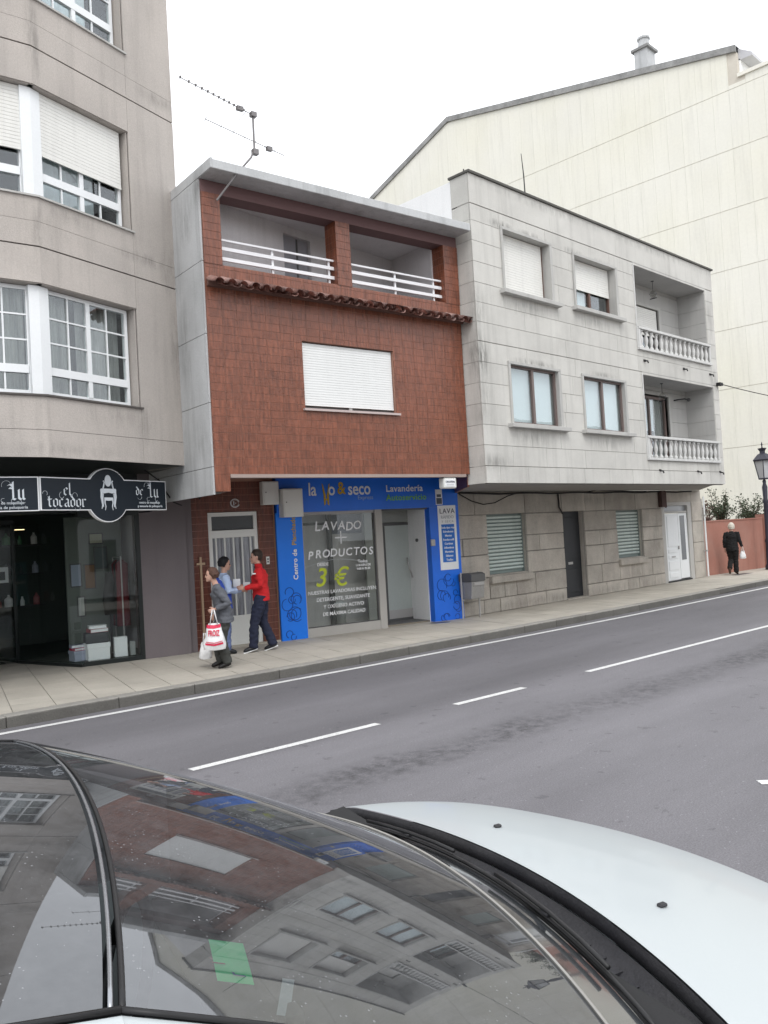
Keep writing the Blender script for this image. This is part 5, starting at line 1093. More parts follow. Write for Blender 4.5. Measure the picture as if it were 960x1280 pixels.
obj('lantern_glass', MB().lathe([(.15, 3.05), (.26, 3.62)], n=4), mat('milky_lantern_glass', (.50, .51, .52), rough=.3), lp, Fr(28.5, 11.02, 22))
mb = MB()
for k in range(4): a = k*math.pi/2; mb.tube([(.155*math.cos(a), .155*math.sin(a), 3.03), (.27*math.cos(a), .27*math.sin(a), 3.64)], .016, 5)
mb.lathe([(.17, 3.0), (.17, 3.05)], n=4); obj('lantern_frame', mb, M_lamp, lp, Fr(28.5, 11.02, 22))
obj('roof_cap', MB().lathe([(.31, 3.62), (.33, 3.66), (.17, 3.84), (.09, 3.88), (.09, 3.95), (.15, 4.04), (.02, 4.06)], n=8), M_lamp, lp, FLp); obj('finial', MB().lathe([(.03, 4.06), (.015, 4.12), (.03, 4.16), (.005, 4.26)], n=8), M_lamp, lp, FLp)
# street litter bin on a frame by the blue panel
FBn = Fr(13.42, 11.45); t = thing('litter_bin', 'small grey litter bin with a dark hood on a thin frame by the blue panel', 'litter bin', FBn)
obj('frame', MB().tube([(0, .1, 0), (0, .1, .98)], .018, 8).tube([(.56, .1, 0), (.56, .1, .98)], .018, 8).tube([(0, .1, .40), (.56, .1, .40)], .014, 8), M_alu, t, FBn)
obj('bucket', MB().prism([(-.10, .42), (.20, .42), (.22, .78), (-.14, .78)], .07, .49, 'x'), mat('perforated_grey_metal', (.30, .295, .285), rough=.5, metal=.2, var=.12, speck=.4, fine=60), t, FBn, bevel=.01)
obj('hood', MB().prism([(-.15, .78), (.22, .78), (.22, .95), (-.06, .97), (-.15, .93)], .05, .51, 'x'), M_dframe, t, FBn, bevel=.012); obj('ash_tray', MB().box(.12, .44, -.155, -.13, .70, .76), M_alu, t, FBn)
t = thing('manhole_cover', 'dark round cover flush in the paving by the laundry entrance', 'manhole cover', Fr(12.75, 11.6), z=0)
obj('disc', MB().lathe([(.20, .0), (.20, .006)], n=24), M_dframe, t, Fr(12.75, 11.6)); obj('rim', MB().tube([(.215*math.cos(a), .215*math.sin(a), .004) for a in [k*math.pi/12 for k in range(25)]], .008, 5), M_alu, t, Fr(12.75, 11.6))
t = thing('access_cover', 'dark rectangular cover in the pavement at the feet of the walking woman in black', 'cover', Fr(26.35, 11.12))
obj('plate', MB().box(-.5, .5, -.16, .12, 0, .008), M_dframe, t, Fr(26.4, 11.12)); obj('rim', MB().box(-.53, .53, -.19, .15, -.01, .004), M_alu, t, Fr(26.4, 11.12))
obj('gully_mouth', MB().box(20.5, 21.6, 9.52, 9.58, -.3, .0), M_black, kerb, W0)

# ================================================================== parked white car (the photographer stands beside it)
CA = Fr(0.684, 1.559, -16.7)
car = thing('parked_car', 'white car with a glass roof and dusty windscreen parked in the foreground', 'car', CA, z=ZR)
def carp(name, mb, m, parent=None, **k): return obj(name, mb, m, parent or car, CA, **k)
M_paint = mat('white_car_paint', (0.45, 0.485, 0.495), rough=.36, var=.02, fvar=.015, fine=200, bump=0.0, spec=.4, coat=.25)
M_seal = mat('black_rubber_seal', (.012, .012, .013), rough=.45, var=.1, bump=0)
M_chrome = mat('grey_bright_trim', (.33, .34, .36), rough=.25, metal=.7, var=.03, bump=0)
M_plast = mat('dusty_black_plastic', (.022, .022, .026), rough=.6, var=.25, scale=6, fvar=.3, fine=120, bump=.2, tint=(.06, .058, .058), tintf=.5)
M_border = mat('black_glass_border', (.05, .055, .06), rough=.12, var=.1, bump=0, spec=.9, coat=1.0)
G_ws = glass('windscreen_glass', (.36, .39, .40), ior=2.25, dust=.7, rough=.014, veil=.03)
G_roof = glass('roof_glass', (.05, .055, .06), ior=2.15, dust=.65, rough=.014, veil=.025)
G_side = glass('side_glass', (.2, .22, .22), ior=1.5, dust=.1)
SB, ZB_, WB, BB = .765, 1.085, .789, .117
WHH, BH = .743, .064
def ws(v, tau):   # v 0 header .. 1 inner base .. 1.14 outer edge
    s_ = (-BH*tau*tau)*(1-v)+(SB-BB*tau*tau)*v; t_ = (WHH*(1-v)+WB*v)*tau
    z = (1.410-.048*tau*tau)*(1-v)+(ZB_+.006-.058*tau*tau)*v+.030*math.sin(math.pi*min(v, 1.0)*.5+0)*math.cos(math.pi*v*.5)*1.2
    return Vector((s_, t_, z))
carp('windscreen', MB().grid(lambda a, c: ws(c*1.0+.007, a*2-1), 40, 24), G_ws, smooth=True)
carp('glass_border', MB().grid(lambda a, c: ws(1.012+c*.125, (a*2-1)), 40, 4), M_border, smooth=True)
carp('glass_border_line', MB().tube([ws(1.0, k/20-1)+Vector((0, 0, .003)) for k in range(41)], .0035, 5), mat('pale_glass_line', (.30, .29, .27), rough=.4, bump=0))
def rf(x, tau):
    return Vector((-BH*tau*tau-x, (WHH+.03*min(x, 1)-.03*max(0, x-1.2))*tau, 1.410-.048*tau*tau+.17*x-.085*x*x+.03*(1-tau*tau)*min(2*x, 1)))
carp('roof_glass', MB().grid(lambda a, c: rf(.018+c*1.5, a*2-1), 30, 20), G_roof, smooth=True)
carp('header_seal', MB().tube([ws(.003, k/20-1)+Vector((0, 0, -.001)) for k in range(41)], .004, 8), M_seal, smooth=True)
carp('header_trim', MB().tube([rf(.010, k/20-1)+Vector((0, 0, .002)) for k in range(41)], .003, 6), M_chrome, smooth=True)
for sg_ in (-1, 1):
    carp('edge_seal', MB().tube([ws(k/16, sg_)+Vector((0, .004*sg_, .001)) for k in range(19)], .004, 6), M_seal, smooth=True)
    carp('edge_seal', MB().tube([rf(k/10*1.5, sg_)+Vector((0, .004*sg_, .001)) for k in range(11)], .0045, 6), M_seal, smooth=True)
    def pil(a, c, sg_=sg_):
        p = ws(a*1.15, sg_); return p+Vector((0, sg_*(.008+.055*c), -.003-.05*c*c-.0*c))
    carp('a_pillar', MB().grid(pil, 20, 6), M_paint, smooth=True)
    def rail(a, c, sg_=sg_):
        p = rf(a*2.3, sg_); return p+Vector((0, sg_*(.010+.06*math.sin(c*1.5)), -.002-.07*c*c))
    carp('roof_rail', MB().grid(rail, 24, 6), M_paint, smooth=True)
    carp('side_window', MB().grid(lambda a, c, sg_=sg_: Vector((.42-a*2.52, sg_*(.795+.07*c), (1.30-.46*max(0, (.45-a*2.55)))*(1-c)+.90*c)), 20, 3), G_side, smooth=True)
for sg_ in (-1, 1):
    carp('quarter_panel', MB().grid(lambda a, c, sg_=sg_: (lambda p: Vector((p.x, sg_*.805, (p.z-.012)*(1-c)+.86*c)))(ws(.55+a*.60, sg_)), 12, 3), M_plast)
carp('roof', MB().grid(lambda a, c: rf(1.52+c*.85, a*2-1), 20, 8), M_paint, smooth=True)
HE, ZE, WE, BE = 1.012, 1.022, .823, .150
def hood(x, tau):
    xx = x*(1-.10*tau*tau); s_ = HE-BE*tau*tau+xx; z = ZE-.028*tau*tau-.06*xx-.24*xx*xx-1.6*max(0, xx-.66)**2-.42*max(0, abs(tau)-.86)**1.5
    return Vector((s_, (WE+.02)*tau*(1-.07*x*x), z))
hd_ = MB().grid(lambda a, c: hood(.0+c*1.02, (a*2-1)), 48, 30)
carp('bonnet', hd_, M_paint, smooth=True)
carp('bonnet_edge', MB().grid(lambda a, c: hood(0, a*2-1)+Vector((-.004-.006*math.sin(c*3.1), 0, -.035*c-.001)), 40, 4), M_plast, smooth=True)  # rear lip coloured black for the shade on its underside
def cowl(a, c):
    tau = a*2-1; p, q = ws(1.137, tau), hood(0.0, tau)+Vector((-.01, 0, -.035)); v = p.lerp(q, c); v.z -= .045*math.sin(c*math.pi)
    return v
carp('cowl', MB().grid(cowl, 40, 8), M_plast, smooth=True)
for k in range(24):
    tau = -.8+k*.066; p = cowl((tau+1)/2, .62)+Vector((0, 0, .004)); carp('cowl_louvre', MB().box(p.x-.035, p.x+.02, p.y-.011, p.y+.011, p.z-.002, p.z+.004), M_plast)
carp('cowl_lip', MB().tube([cowl(a/40, .16)+Vector((0, 0, .014)) for a in range(1, 40)], .008, 6), M_seal, smooth=True)
for t0, t1 in ((.80, -.02), (.10, -.78)):   # wiper blades and arms resting on the cowl
    wp = carp('wiper', MB().tube([ws(1.15, t0+(t1-t0)*k/14)+Vector((0, 0, .010)) for k in range(15)], .005, 6), M_seal, smooth=True)
    a0 = cowl((t0*.96+1)/2, .55)+Vector((0, 0, .015)); a1 = ws(1.15, t0+(t1-t0)*.5)+Vector((0, 0, .018)); am = a0.lerp(a1, .5)+Vector((.012, 0, .008))
    obj('wiper_arm', MB().tube([a0, am, a1], [(.014, .007), (.012, .006), (.007, .005)], 8), M_plast, wp, CA, smooth=True)
    obj('wiper_pivot', MB().lathe([(.022, -.02), (.022, .012), (.012, .02)], a0, 12), M_plast, wp, CA, smooth=True)
    obj('wiper_bracket', MB().tube([ws(1.15, t0+(t1-t0)*k/6)+Vector((0, 0, .024)) for k in (1.2, 2, 3, 4, 4.8)], .005, 6), M_seal, wp, CA, smooth=True)
for t_ in (-.36, .375):
    p = hood(.16, t_)+Vector((0, 0, .004)); nz_ = carp('washer_nozzle', MB().box(p.x-.012, p.x+.010, p.y-.008, p.y+.008, p.z-.004, p.z+.004), M_plast, bevel=.003)
# lower body
ST = [(-3.0, .62, .70), (-2.95, .78, .84), (-2.4, .86, .93), (-1.2, .875, .92), (0, .88, .90), (.75, .875, .92), (1.2, .865, .865), (1.55, .84, .80), (1.8, .76, .70), (1.98, .62, .48)]
def side(sg_):
    def f(a, c):
        i = min(int(a*9), 8); q = a*9-i; s_ = ST[i][0]*(1-q)+ST[i+1][0]*q; wd_ = ST[i][1]*(1-q)+ST[i+1][1]*q; zt_ = ST[i][2]*(1-q)+ST[i+1][2]*q
        bul = math.sin(c*math.pi)*.03; return Vector((s_, sg_*(wd_+bul-.02), zt_*(1-c)+.06*c))
    return f
for sg_ in (-1, 1):
    bd = carp('body_side', MB().grid(side(sg_), 36, 10), M_paint, smooth=True)
    for s_ in (1.12, -1.55):
        wl = carp('wheel', MB().tube([(s_, sg_*.70, .17), (s_, sg_*.895, .17)], .31, 28), M_rubber, smooth=False)
        obj('rim', MB().tube([(s_, sg_*.89, .17), (s_, sg_*.905, .17)], .20, 24), M_alu, wl, CA)
    carp('side_mirror', MB().ball((.55, sg_*1.0, .98), (.07, .11, .08)) if sg_ > 0 else MB().ball((.60, sg_*.98, .93), (.06, .09, .06)), M_paint, smooth=True) if sg_ > 0 else None
    obj('door_handle', MB().box(-.62, -.46, sg_*.895, sg_*.92, .76, .79), M_paint, bd, CA, bevel=.008)
carp('front_bumper', MB().grid(lambda a, c: Vector((2.00-.12*(a*2-1)**2*1.5-.02*c+.05*math.sin(c*3.14), (a*2-1)*.66*(1.0), .50*(1-c)+.02*c)), 20, 6), M_paint, smooth=True)
for sg_ in (-1, 1): carp('headlight', MB().ball((1.80, sg_*.58, .60), (.16, .14, .07)), mat('clear_headlight', (.55, .57, .6), rough=.1, spec=.8, bump=0), smooth=True)
carp('rear', MB().grid(lambda a, c: Vector((-2.38-.55*c+.06*(a*2-1)**2, (a*2-1)*(.74+.08*c), 1.24-.004*c-1.0*c*c)), 16, 8), M_paint, smooth=True)
carp('underbody', MB().box(-2.8, 1.75, -.72, .72, .02, .10), M_black)
# cabin
carp('dashboard', MB().grid(lambda a, c: Vector((.86-c*.62, (a*2-1)*.74, 1.01-.10*c-.25*max(0, c-.8))), 12, 10), mat('dark_dashboard', (.02, .02, .021), rough=.8, var=.1, fine=200, bump=.1), smooth=True)
carp('cabin_floor', MB().box(-2.3, .8, -.74, .74, .1, .16), M_black_room)
carp('bulkhead', MB().box(.85, .90, -.74, .74, .10, .98), M_black_room)
M_seat = mat('charcoal_seat_fabric', (.035, .034, .036), rough=.95, fine=200)
for y in (-.38, .38):
    st_ = carp('seat', MB().box(-.35, .15, y-.25, y+.25, .30, .48), M_seat, bevel=.05); obj('backrest', MB().prism([(-.36, .45), (-.22, .48), (-.42, 1.05), (-.54, 1.03)], y-.24, y+.24), M_seat, st_, CA, bevel=.03); obj('headrest', MB().box(-.58, -.46, y-.13, y+.13, 1.08, 1.24), M_seat, st_, CA, bevel=.03)
carp('rear_bench', MB().prism([(-1.6, .3), (-1.1, .3), (-1.1, .5), (-1.5, .52), (-1.7, 1.1), (-1.85, 1.08)], -.68, .68), M_seat, bevel=.03)
sw_ = carp('steering_wheel', MB().tube([(.12+.10*math.sin(a)*.5, .38+.18*math.cos(a), .86+.16*math.sin(a)) for a in [k*math.pi/12 for k in range(25)]], .014, 8), M_seal, smooth=True)
stk = thing('parking_permit', 'green printed permit paper stuck behind the windscreen near the roof edge', 'permit', CA, z=1.3)
def under(v, tau, d=.003): return ws(v, tau)+Vector((0, 0, -d))
mg = mat('bright_green_paper', (.01, .92, .30), rough=.6, var=.1, scale=8, bump=0)
obj('sheet', MB().grid(lambda a, c: under(.155+.062*c, -.90+.12*a), 4, 4), mg, stk, CA)
def stext(name, s_, m_, v, tau, size):
    c = bpy.data.curves.new('t', 'FONT'); c.body = s_; c.size = size; c.offset = .0008; me = bake(bpy.data.objects.new('t', c))
    p = under(v, tau, .0012); q = under(v+.1, tau, .0012); dv = (q-p).normalized(); dt = Vector((0, 1, 0)); nn_ = dt.cross(dv)
    me.transform(Matrix.Translation(p) @ Matrix((( dt.x, -dv.x, nn_.x, 0), (dt.y, -dv.y, nn_.y, 0), (dt.z, -dv.z, nn_.z, 0), (0, 0, 0, 1))))
    me.materials.clear(); me.materials.append(m_); o = bpy.data.objects.new(name, me); C.objects.link(o); setp(o, stk, CA.m)
stext('number', '16', plain('red_brown_ink', (.25, .05, .04)), .175, -.86, .024); stext('number', 'ITV', plain('blue_ink', (.02, .12, .4)), .205, -.885, .022)
tg = thing('toll_tag', 'small pale toll tag fixed behind the windscreen beside the green permit', 'toll tag', CA, z=1.25)
obj('casing', MB().grid(lambda a, c: under(.245+.022*c+.03*a, -.95+.10*a, .012+.0*a), 4, 4), mat('milky_plastic', (.55, .60, .60), rough=.4), tg, CA); obj('clip', MB().box(*[q for q in (under(.27, -.93).x-.012, under(.27, -.93).x+.012, under(.27, -.93).y-.02, under(.27, -.93).y+.01, under(.27, -.93).z-.03, under(.27, -.93).z-.008)]), M_dframe, tg, CA)

# ================================================================== houses across the street, seen only as reflections
def oppo(label, x0, x1, y, h, m, roofm, hr):
    f_ = Fr(x0, y); t = thing('opposite_house', label, 'building', f_, 'houses on the near side of the street'); L_ = x1-x0
    obj('wall', MB().box(0, L_, -9, 0, 0, h), m, t, f_); obj('roof', MB().prism([(-9.4, h), (.5, h), (-4.5, h+hr)], -.4, L_+.4, 'x'), roofm, t, f_)
    k = 1.2
    while k < L_-1.6:
        for z in (1.0, 3.9, 6.7):
            if z+1.4 < h:
                wn = obj('window', MB().box(k, k+1.2, .0, .03, z, z+1.4), M_whitem, t, f_); obj('pane', MB().box(k+.07, k+.57, .03, .04, z+.07, z+1.33).box(k+.63, k+1.13, .03, .04, z+.07, z+1.33), M_border, wn, f_)
        k += 2.9
    for z in (3.6,):
        bl_ = obj('balcony', MB().box(2.5, L_-2.5, .0, .9, z-.15, z), M_conc, t, f_); obj('balcony_rail', MB().box(2.5, L_-2.5, .85, .9, z+.95, z+1.0), M_black, bl_, f_)
M_terr = mat('terracotta_roof', (.20, .10, .07), rough=.9)
oppo('cream house with a red tiled roof facing the granite house', 22, 36, -7, 7.2, M_cream, M_terr, 2.0)
oppo('grey house with a low slate roof facing the garden wall', 37.5, 52, -7, 6.4, M_plaster, M_slate, 2.2)
oppo('white house with a red tiled roof facing the laundry', 4, 17, -8, 6.6, M_whitewall, M_terr, 1.6)

# ================================================================== people
def remesh(mb, name, vox, sm=4):
    me = mb.mesh(name); o = bpy.data.objects.new('tmp', me)
    r = o.modifiers.new('r', 'REMESH'); r.mode = 'VOXEL'; r.voxel_size = vox; r.use_smooth_shade = True
    s_ = o.modifiers.new('s', 'SMOOTH'); s_.iterations = sm; s_.factor = .5
    out = bake(o); out.name = name; out.materials.clear()
    for p in out.polygons: p.use_smooth = True
    return out
def join_mesh(a, mb, name):
    b2 = bmesh.new(); b2.from_mesh(a); m2 = mb.mesh('x', True); b2.from_mesh(m2); me = bpy.data.meshes.new(name); b2.to_mesh(me); b2.free()
    for p in me.polygons: p.use_smooth = True
    return me
V3 = Vector
def hand(mb, wrist, d, palm_n, side, curl=.5, s=1.0):
    """palm and five fingers; d = finger direction, palm_n = towards the palm, side = towards the thumb"""
    d, palm_n, side = d.normalized(), palm_n.normalized(), side.normalized()
    c = wrist+d*.045*s
    mb.tube([wrist-d*.01, wrist+d*.02*s, wrist+d*.06*s, wrist+d*.085*s], [.024*s, (.030*s), (.036*s), .032*s], 10) if False else None
    M = Matrix((side, d, palm_n)).transposed()
    mb.ball(c, (.038*s, .052*s, .017*s), M, 12)
    for k, L_ in enumerate((.068, .078, .072, .056)):
        b0 = wrist+d*.082*s+side*(.027-.018*k)*s; a = curl*(.9+.12*k)
        p1 = b0+(d*math.cos(a*.5)+palm_n*math.sin(a*.5))*L_*.42*s; p2 = p1+(d*math.cos(a*1.2)+palm_n*math.sin(a*1.2))*L_*.32*s; p3 = p2+(d*math.cos(a*1.8)+palm_n*math.sin(a*1.8))*L_*.26*s
        mb.tube([b0-d*.015*s, b0, p1, p2, p3], [.009*s, .0092*s, .0085*s, .0078*s, .0055*s], 7)
    t0 = wrist+d*.025*s+side*.028*s; t1 = t0+(d*.6+side*.7+palm_n*.25).normalized()*.034*s; t2 = t1+(d*.8+side*.25+palm_n*.5).normalized()*.030*s
    mb.tube([t0-side*.012*s, t0, t1, t2], [.012*s, .0115*s, .0095*s, .007*s], 7)
def person(label, x, y, heading, H, P, outfit, group=None):
    """local frame: +x the way the person faces, +y their left. P holds joints for a 1.70 m body, scaled by H/1.70"""
    f_ = Fr(x, y, heading); k = H/1.70; t = thing('person', label, 'person', f_, group)
    S = lambda v: V3(v)*k
    hip = S(P.get('pelvis', (0, 0, .93))); lean = P.get('lean', (0.03, 0)); ch = hip+S((lean[0]*.7, lean[1]*.7, .36)); nk = hip+S((lean[0], lean[1], .50)); hd = nk+S((P.get('head_fwd', .03), 0, .155))
    hyaw = P.get('head_yaw', 0); HR = Matrix.Rotation(R(hyaw), 3, 'Z') @ Matrix.Rotation(R(P.get('head_pitch', 0)), 3, 'Y')
    sw_, hw = P.get('sw', .185)*k, .09*k
    sh = {s_: nk+V3((P.get('tw', 0)*s_*k, s_*sw_, -.055*k)) for s_ in (1, -1)}
    hp = {s_: hip+V3((0, s_*hw, 0)) for s_ in (1, -1)}
    el = {s_: S(P['el'][0 if s_ > 0 else 1]) for s_ in (1, -1)}; wr = {s_: S(P['wr'][0 if s_ > 0 else 1]) for s_ in (1, -1)}
    kn = {s_: S(P['kn'][0 if s_ > 0 else 1]) for s_ in (1, -1)}; an_ = {s_: S(P['an'][0 if s_ > 0 else 1]) for s_ in (1, -1)}
    toe = {s_: S(P['toe'][0 if s_ > 0 else 1]) for s_ in (1, -1)}
    # body
    mb = MB(); mb.loft([(hip.x, hip.y, hip.z-.08*k, .09*k, .13*k), (hip.x, hip.y, hip.z+.02*k, .10*k, .15*k), (hip.x*.6+ch.x*.4, hip.y, hip.z+.17*k, .085*k, .12*k), (ch.x, ch.y, ch.z, .10*k, .155*k), (nk.x-.01*k, nk.y, nk.z-.04*k, .075*k, .13*k), (nk.x, nk.y, nk.z, .05*k, .06*k)])
    mb.tube([nk-V3((0, 0, .03*k)), nk.lerp(hd, .5), hd], [.056*k, .050*k, .05*k], 12)
    skull = hd+V3((0, 0, .045*k)); mb.ball(skull, (.094*k, .074*k, .105*k), HR, 18); face = HR @ V3((.045, 0, -.04))*k; mb.ball(skull+face, (.060*k, .056*k, .082*k), HR, 16)
    mb.tube([skull+HR @ V3((.085, 0, .0))*k, skull+HR @ V3((.112, 0, -.032))*k, skull+HR @ V3((.092, 0, -.045))*k], [.009*k, .015*k, .010*k], 8)
    mb.ball(skull+HR @ V3((.085, 0, -.100))*k, (.024*k, .026*k, .018*k)); mb.ball(skull+HR @ V3((.096, 0, -.070))*k, (.014*k, .024*k, .009*k))
    for s_ in (1, -1):
        mb.ball(skull+HR @ V3((-.005, s_*.074, -.02))*k, (.018*k, .009*k, .030*k), HR, 10)
        mb.tube([sh[s_]-V3((0, s_*.05*k, -.02*k)), sh[s_], sh[s_].lerp(el[s_], .5), el[s_], el[s_].lerp(wr[s_], .35), wr[s_]], [.05*k, .052*k, .044*k, .036*k, .038*k, .024*k], 12)
        mb.tube([hp[s_]+V3((0, 0, .03*k)), hp[s_].lerp(kn[s_], .35), kn[s_], kn[s_].lerp(an_[s_], .35), an_[s_]], [.082*k, .076*k, .052*k, .054*k, .034*k], 12)
        mb.tube([an_[s_]-V3((0, 0, .02*k)), an_[s_].lerp(toe[s_], .5)-V3((0, 0, .01*k)), toe[s_]], [.035*k, .034*k, .02*k], 10)
    me = remesh(mb, 'body', .0085, 3)
    hb = MB()
    for s_ in (1, -1):
        d = P['hd'][0 if s_ > 0 else 1]; hand(hb, wr[s_], V3(d[0]), V3(d[1]), V3(d[2]), P.get('curl', (.6, .6))[0 if s_ > 0 else 1], k)
        e = skull+HR @ V3((.088, s_*.030, -.012))*k
    me = join_mesh(me, hb, 'body'); me.materials.append(outfit.get('skin', M_skin)); bo = obj('body', me, None, t, f_)
    for s_ in (1, -1):
        e = skull+HR @ V3((.084, s_*.030, -.010))*k; obj('eye', MB().ball(e, (.012*k, .014*k, .009*k)), plain('eye_dark', (.03, .02, .018), rough=.2), bo, f_, smooth=True)
        obj('eyebrow', MB().tube([skull+HR @ V3((.090, s_*.018, .014))*k, skull+HR @ V3((.086, s_*.045, .014))*k], .004*k, 6), outfit['hairm'], bo, f_)
    obj('mouth', MB().ball(skull+HR @ V3((.107, 0, -.068))*k, (.004*k, .020*k, .005*k)), plain('lip', (.35, .12, .11)), bo, f_, smooth=True)
    # hair
    hr = MB(); st = outfit.get('hair', 'short')
    hr.ball(skull+HR @ V3((-.018, 0, .024))*k, (.100*k, .084*k, .098*k), HR, 18)
    if st == 'bob':
        for a in range(-110, 111, 20):
            aa = R(180+a); p = V3((math.cos(aa)*.088-.01, math.sin(aa)*.082, 0)); hr.tube([skull+HR @ (p*.8+V3((0, 0, .05)))*k, skull+HR @ (p+V3((0, 0, -.03)))*k, skull+HR @ (p*.92+V3((0, 0, -.105)))*k], [.03*k, .03*k, .02*k], 8)
    if st == 'wavy':
        for a in range(-90, 91, 18):
            aa = R(180+a); p = V3((math.cos(aa)*.09-.01, math.sin(aa)*.08, 0)); hr.tube([skull+HR @ (p*.8+V3((0, 0, .06)))*k, skull+HR @ (p*1.05+V3((0, 0, -.01)))*k, skull+HR @ (p*.9+V3((0, 0, -.075)))*k], [.032*k, .03*k, .018*k], 8)
    if st == 'short': hr.ball(skull+HR @ V3((-.03, 0, -.01))*k, (.075*k, .078*k, .09*k), HR, 14)
    mh = remesh(hr, 'hair', .009, 2)
    bmh = bmesh.new(); bmh.from_mesh(mh)   # cut the face free of hair
    inv = HR.inverted(); dele = [v for v in bmh.verts if (inv @ (v.co-skull)).x > .052*k and (inv @ (v.co-skull)).z < .055*k]
    bmesh.ops.delete(bmh, geom=dele, context='VERTS'); bmh.to_mesh(mh); bmh.free()
    nn = [v.normal.copy() for v in mh.vertices]
    for v, vn in zip(mh.vertices, nn): v.co += vn*(mnoise.noise(v.co*70)*.006+mnoise.noise(v.co*25)*.006)
    mh.materials.append(outfit['hairm']); obj('hair', mh, None, t, f_)
    def crumple(me, amp, fr_=9, z=1):
        nn = [v.normal.copy() for v in me.vertices]
        for v, vn in zip(me.vertices, nn): v.co += vn*(mnoise.noise(V3((v.co.x*fr_*1.3, v.co.y*fr_*1.3, v.co.z*fr_*2.2)))*amp+mnoise.noise(v.co*fr_*3)*amp*.35)
    # trousers
    mb = MB(); tr = outfit.get('tr', 1.0); mb.loft([(hip.x, hip.y, hip.z-.10*k, .115*k, .165*k), (hip.x, hip.y, hip.z+.03*k, .125*k, .172*k), (hip.x+.01, hip.y, hip.z+.12*k, .115*k, .150*k)])
    for s_ in (1, -1):
        mb.tube([hp[s_]+V3((0, 0, .04*k)), hp[s_].lerp(kn[s_], .4), kn[s_], kn[s_].lerp(an_[s_], .5), an_[s_].lerp(kn[s_], .02)-V3((0, 0, .015*k))], [.105*k, .100*k*tr, .078*k*tr, .074*k*tr, .070*k*tr], 14)
    m2 = remesh(mb, 'trousers', .011, 4); crumple(m2, .014); m2.materials.append(outfit['trousers']); obj('trousers', m2, None, t, f_)
    # top
    hem = outfit.get('hem', -.02)*k; mb = MB(); fl = outfit.get('flare', 1.0); th = outfit.get('top_th', 1.0)
    mb.loft([(hip.x, hip.y, hip.z+hem, .150*k*fl*th, .195*k*fl*th), (hip.x*.8+ch.x*.2, hip.y, hip.z+.10*k, .142*k*th, .182*k*th), (ch.x*.6+hip.x*.4, hip.y*.4+ch.y*.6, hip.z+.22*k, .135*k*th, .175*k*th), (ch.x, ch.y, ch.z, .140*k*th, .190*k*th), (nk.x-.02*k, nk.y, nk.z-.06*k, .100*k, .165*k), (nk.x-.005*k, nk.y, nk.z-.01*k, .066*k, .085*k), (nk.x+.004, nk.y, nk.z+outfit.get('collar', .03)*k, .060*k, .064*k)])
    sl_ = outfit.get('sleeve', 1.0)
    for s_ in (1, -1):
        w_ = el[s_].lerp(wr[s_], .93 if sl_ else .1); mb.tube([sh[s_]-V3((0, s_*.07*k, -.0)), sh[s_], sh[s_].lerp(el[s_], .5), el[s_], el[s_].lerp(w_, .5), w_], [.07*k, .078*k*th, .068*k*th, .060*k*th, .054*k*th, .042*k*th], 14)
    m3 = remesh(mb, 'top', .010, 4); crumple(m3, .014); m3.materials.append(outfit['top']); obj(outfit.get('top_name', 'jacket'), m3, None, t, f_)
    if 'vest' in outfit:
        mb = MB(); mb.loft([(hip.x, hip.y, hip.z-.12*k, .172*k, .215*k), (hip.x, hip.y, hip.z+.10*k, .158*k, .198*k), (ch.x, ch.y, ch.z, .152*k, .200*k), (nk.x-.02*k, nk.y, nk.z-.07*k, .112*k, .15*k), (nk.x, nk.y, nk.z-.03*k, .09*k, .12*k)])
        m4 = remesh(mb, 'tabard', .011, 3); crumple(m4, .008); m4.materials.append(outfit['vest']); obj('tabard', m4, None, t, f_)
    for s_ in (1, -1):   # shoes
        a, b_ = an_[s_], toe[s_]; d = (b_-a); d.z = 0; d = d.normalized() if d.length > .01 else V3((1, 0, 0)); dd = (b_-a).normalized()
        mb = MB(); mb.tube([a-dd*.05*k+V3((0, 0, -.02*k)), a+V3((0, 0, -.015*k)), a.lerp(b_, .55), b_, b_+dd*.03*k], [.034*k, .045*k, .043*k, .036*k, .016*k], 12)
        m5 = remesh(mb, 'shoe', .007, 2); m5.materials.append(outfit['shoes']); so_ = obj('shoe', m5, None, t, f_)
        if 'sole' in outfit:
            p0, p1 = a-dd*.07*k-V3((0, 0, .050*k)), b_+dd*.03*k-V3((0, 0, .028*k)); obj('sole', MB().tube([p0, p0.lerp(p1, .5), p1], [(.040*k, .014*k)]*3, 10), outfit['sole'], so_, f_)
    return t, f_, k, wr
def cloth(name, c, r=.9, **kw): return mat(name, c, rough=r, var=.10, scale=7, fvar=.08, fine=220, bump=.25, bdist=.002, **kw)
HM = lambda n, c: mat(n, c, rough=.65, var=.25, scale=14, fvar=.25, fine=120, bump=.5, aniso=(1, 1, .25))
# man in the red fleece, striding left towards the woman in blue
red = cloth('red_fleece', (.55, .018, .022)); navy = cloth('navy_cotton', (.018, .022, .045))
man = person('man in a red fleece and navy trousers beside the blue shop front', 8.46, 11.80, 142, 1.71, dict(
    pelvis=(0, 0, .92), lean=(.02, 0), head_yaw=8, head_pitch=8, sw=.20,
    el=((-.01, .26, 1.13), (.05, -.26, 1.12)), wr=((.27, .20, 1.10), (.28, -.14, 1.10)), hd=(((1, -.3, .1), (0, -.8, -.5), (0, -.3, 1)), ((1, .4, .1), (0, .8, -.5), (0, .3, 1))),
    kn=((.13, .10, .50), (.0, -.09, .49)), an=((.17, .09, .085), (-.17, -.09, .09)), toe=((.31, .12, .035), (-.03, -.10, .03)), curl=(.7, .8)),
    dict(top=red, trousers=navy, shoes=M_black, sole=M_print, hairm=HM('dark_brown_hair', (.035, .022, .015)), hem=-.06, collar=.07, flare=.96, tr=1.08))
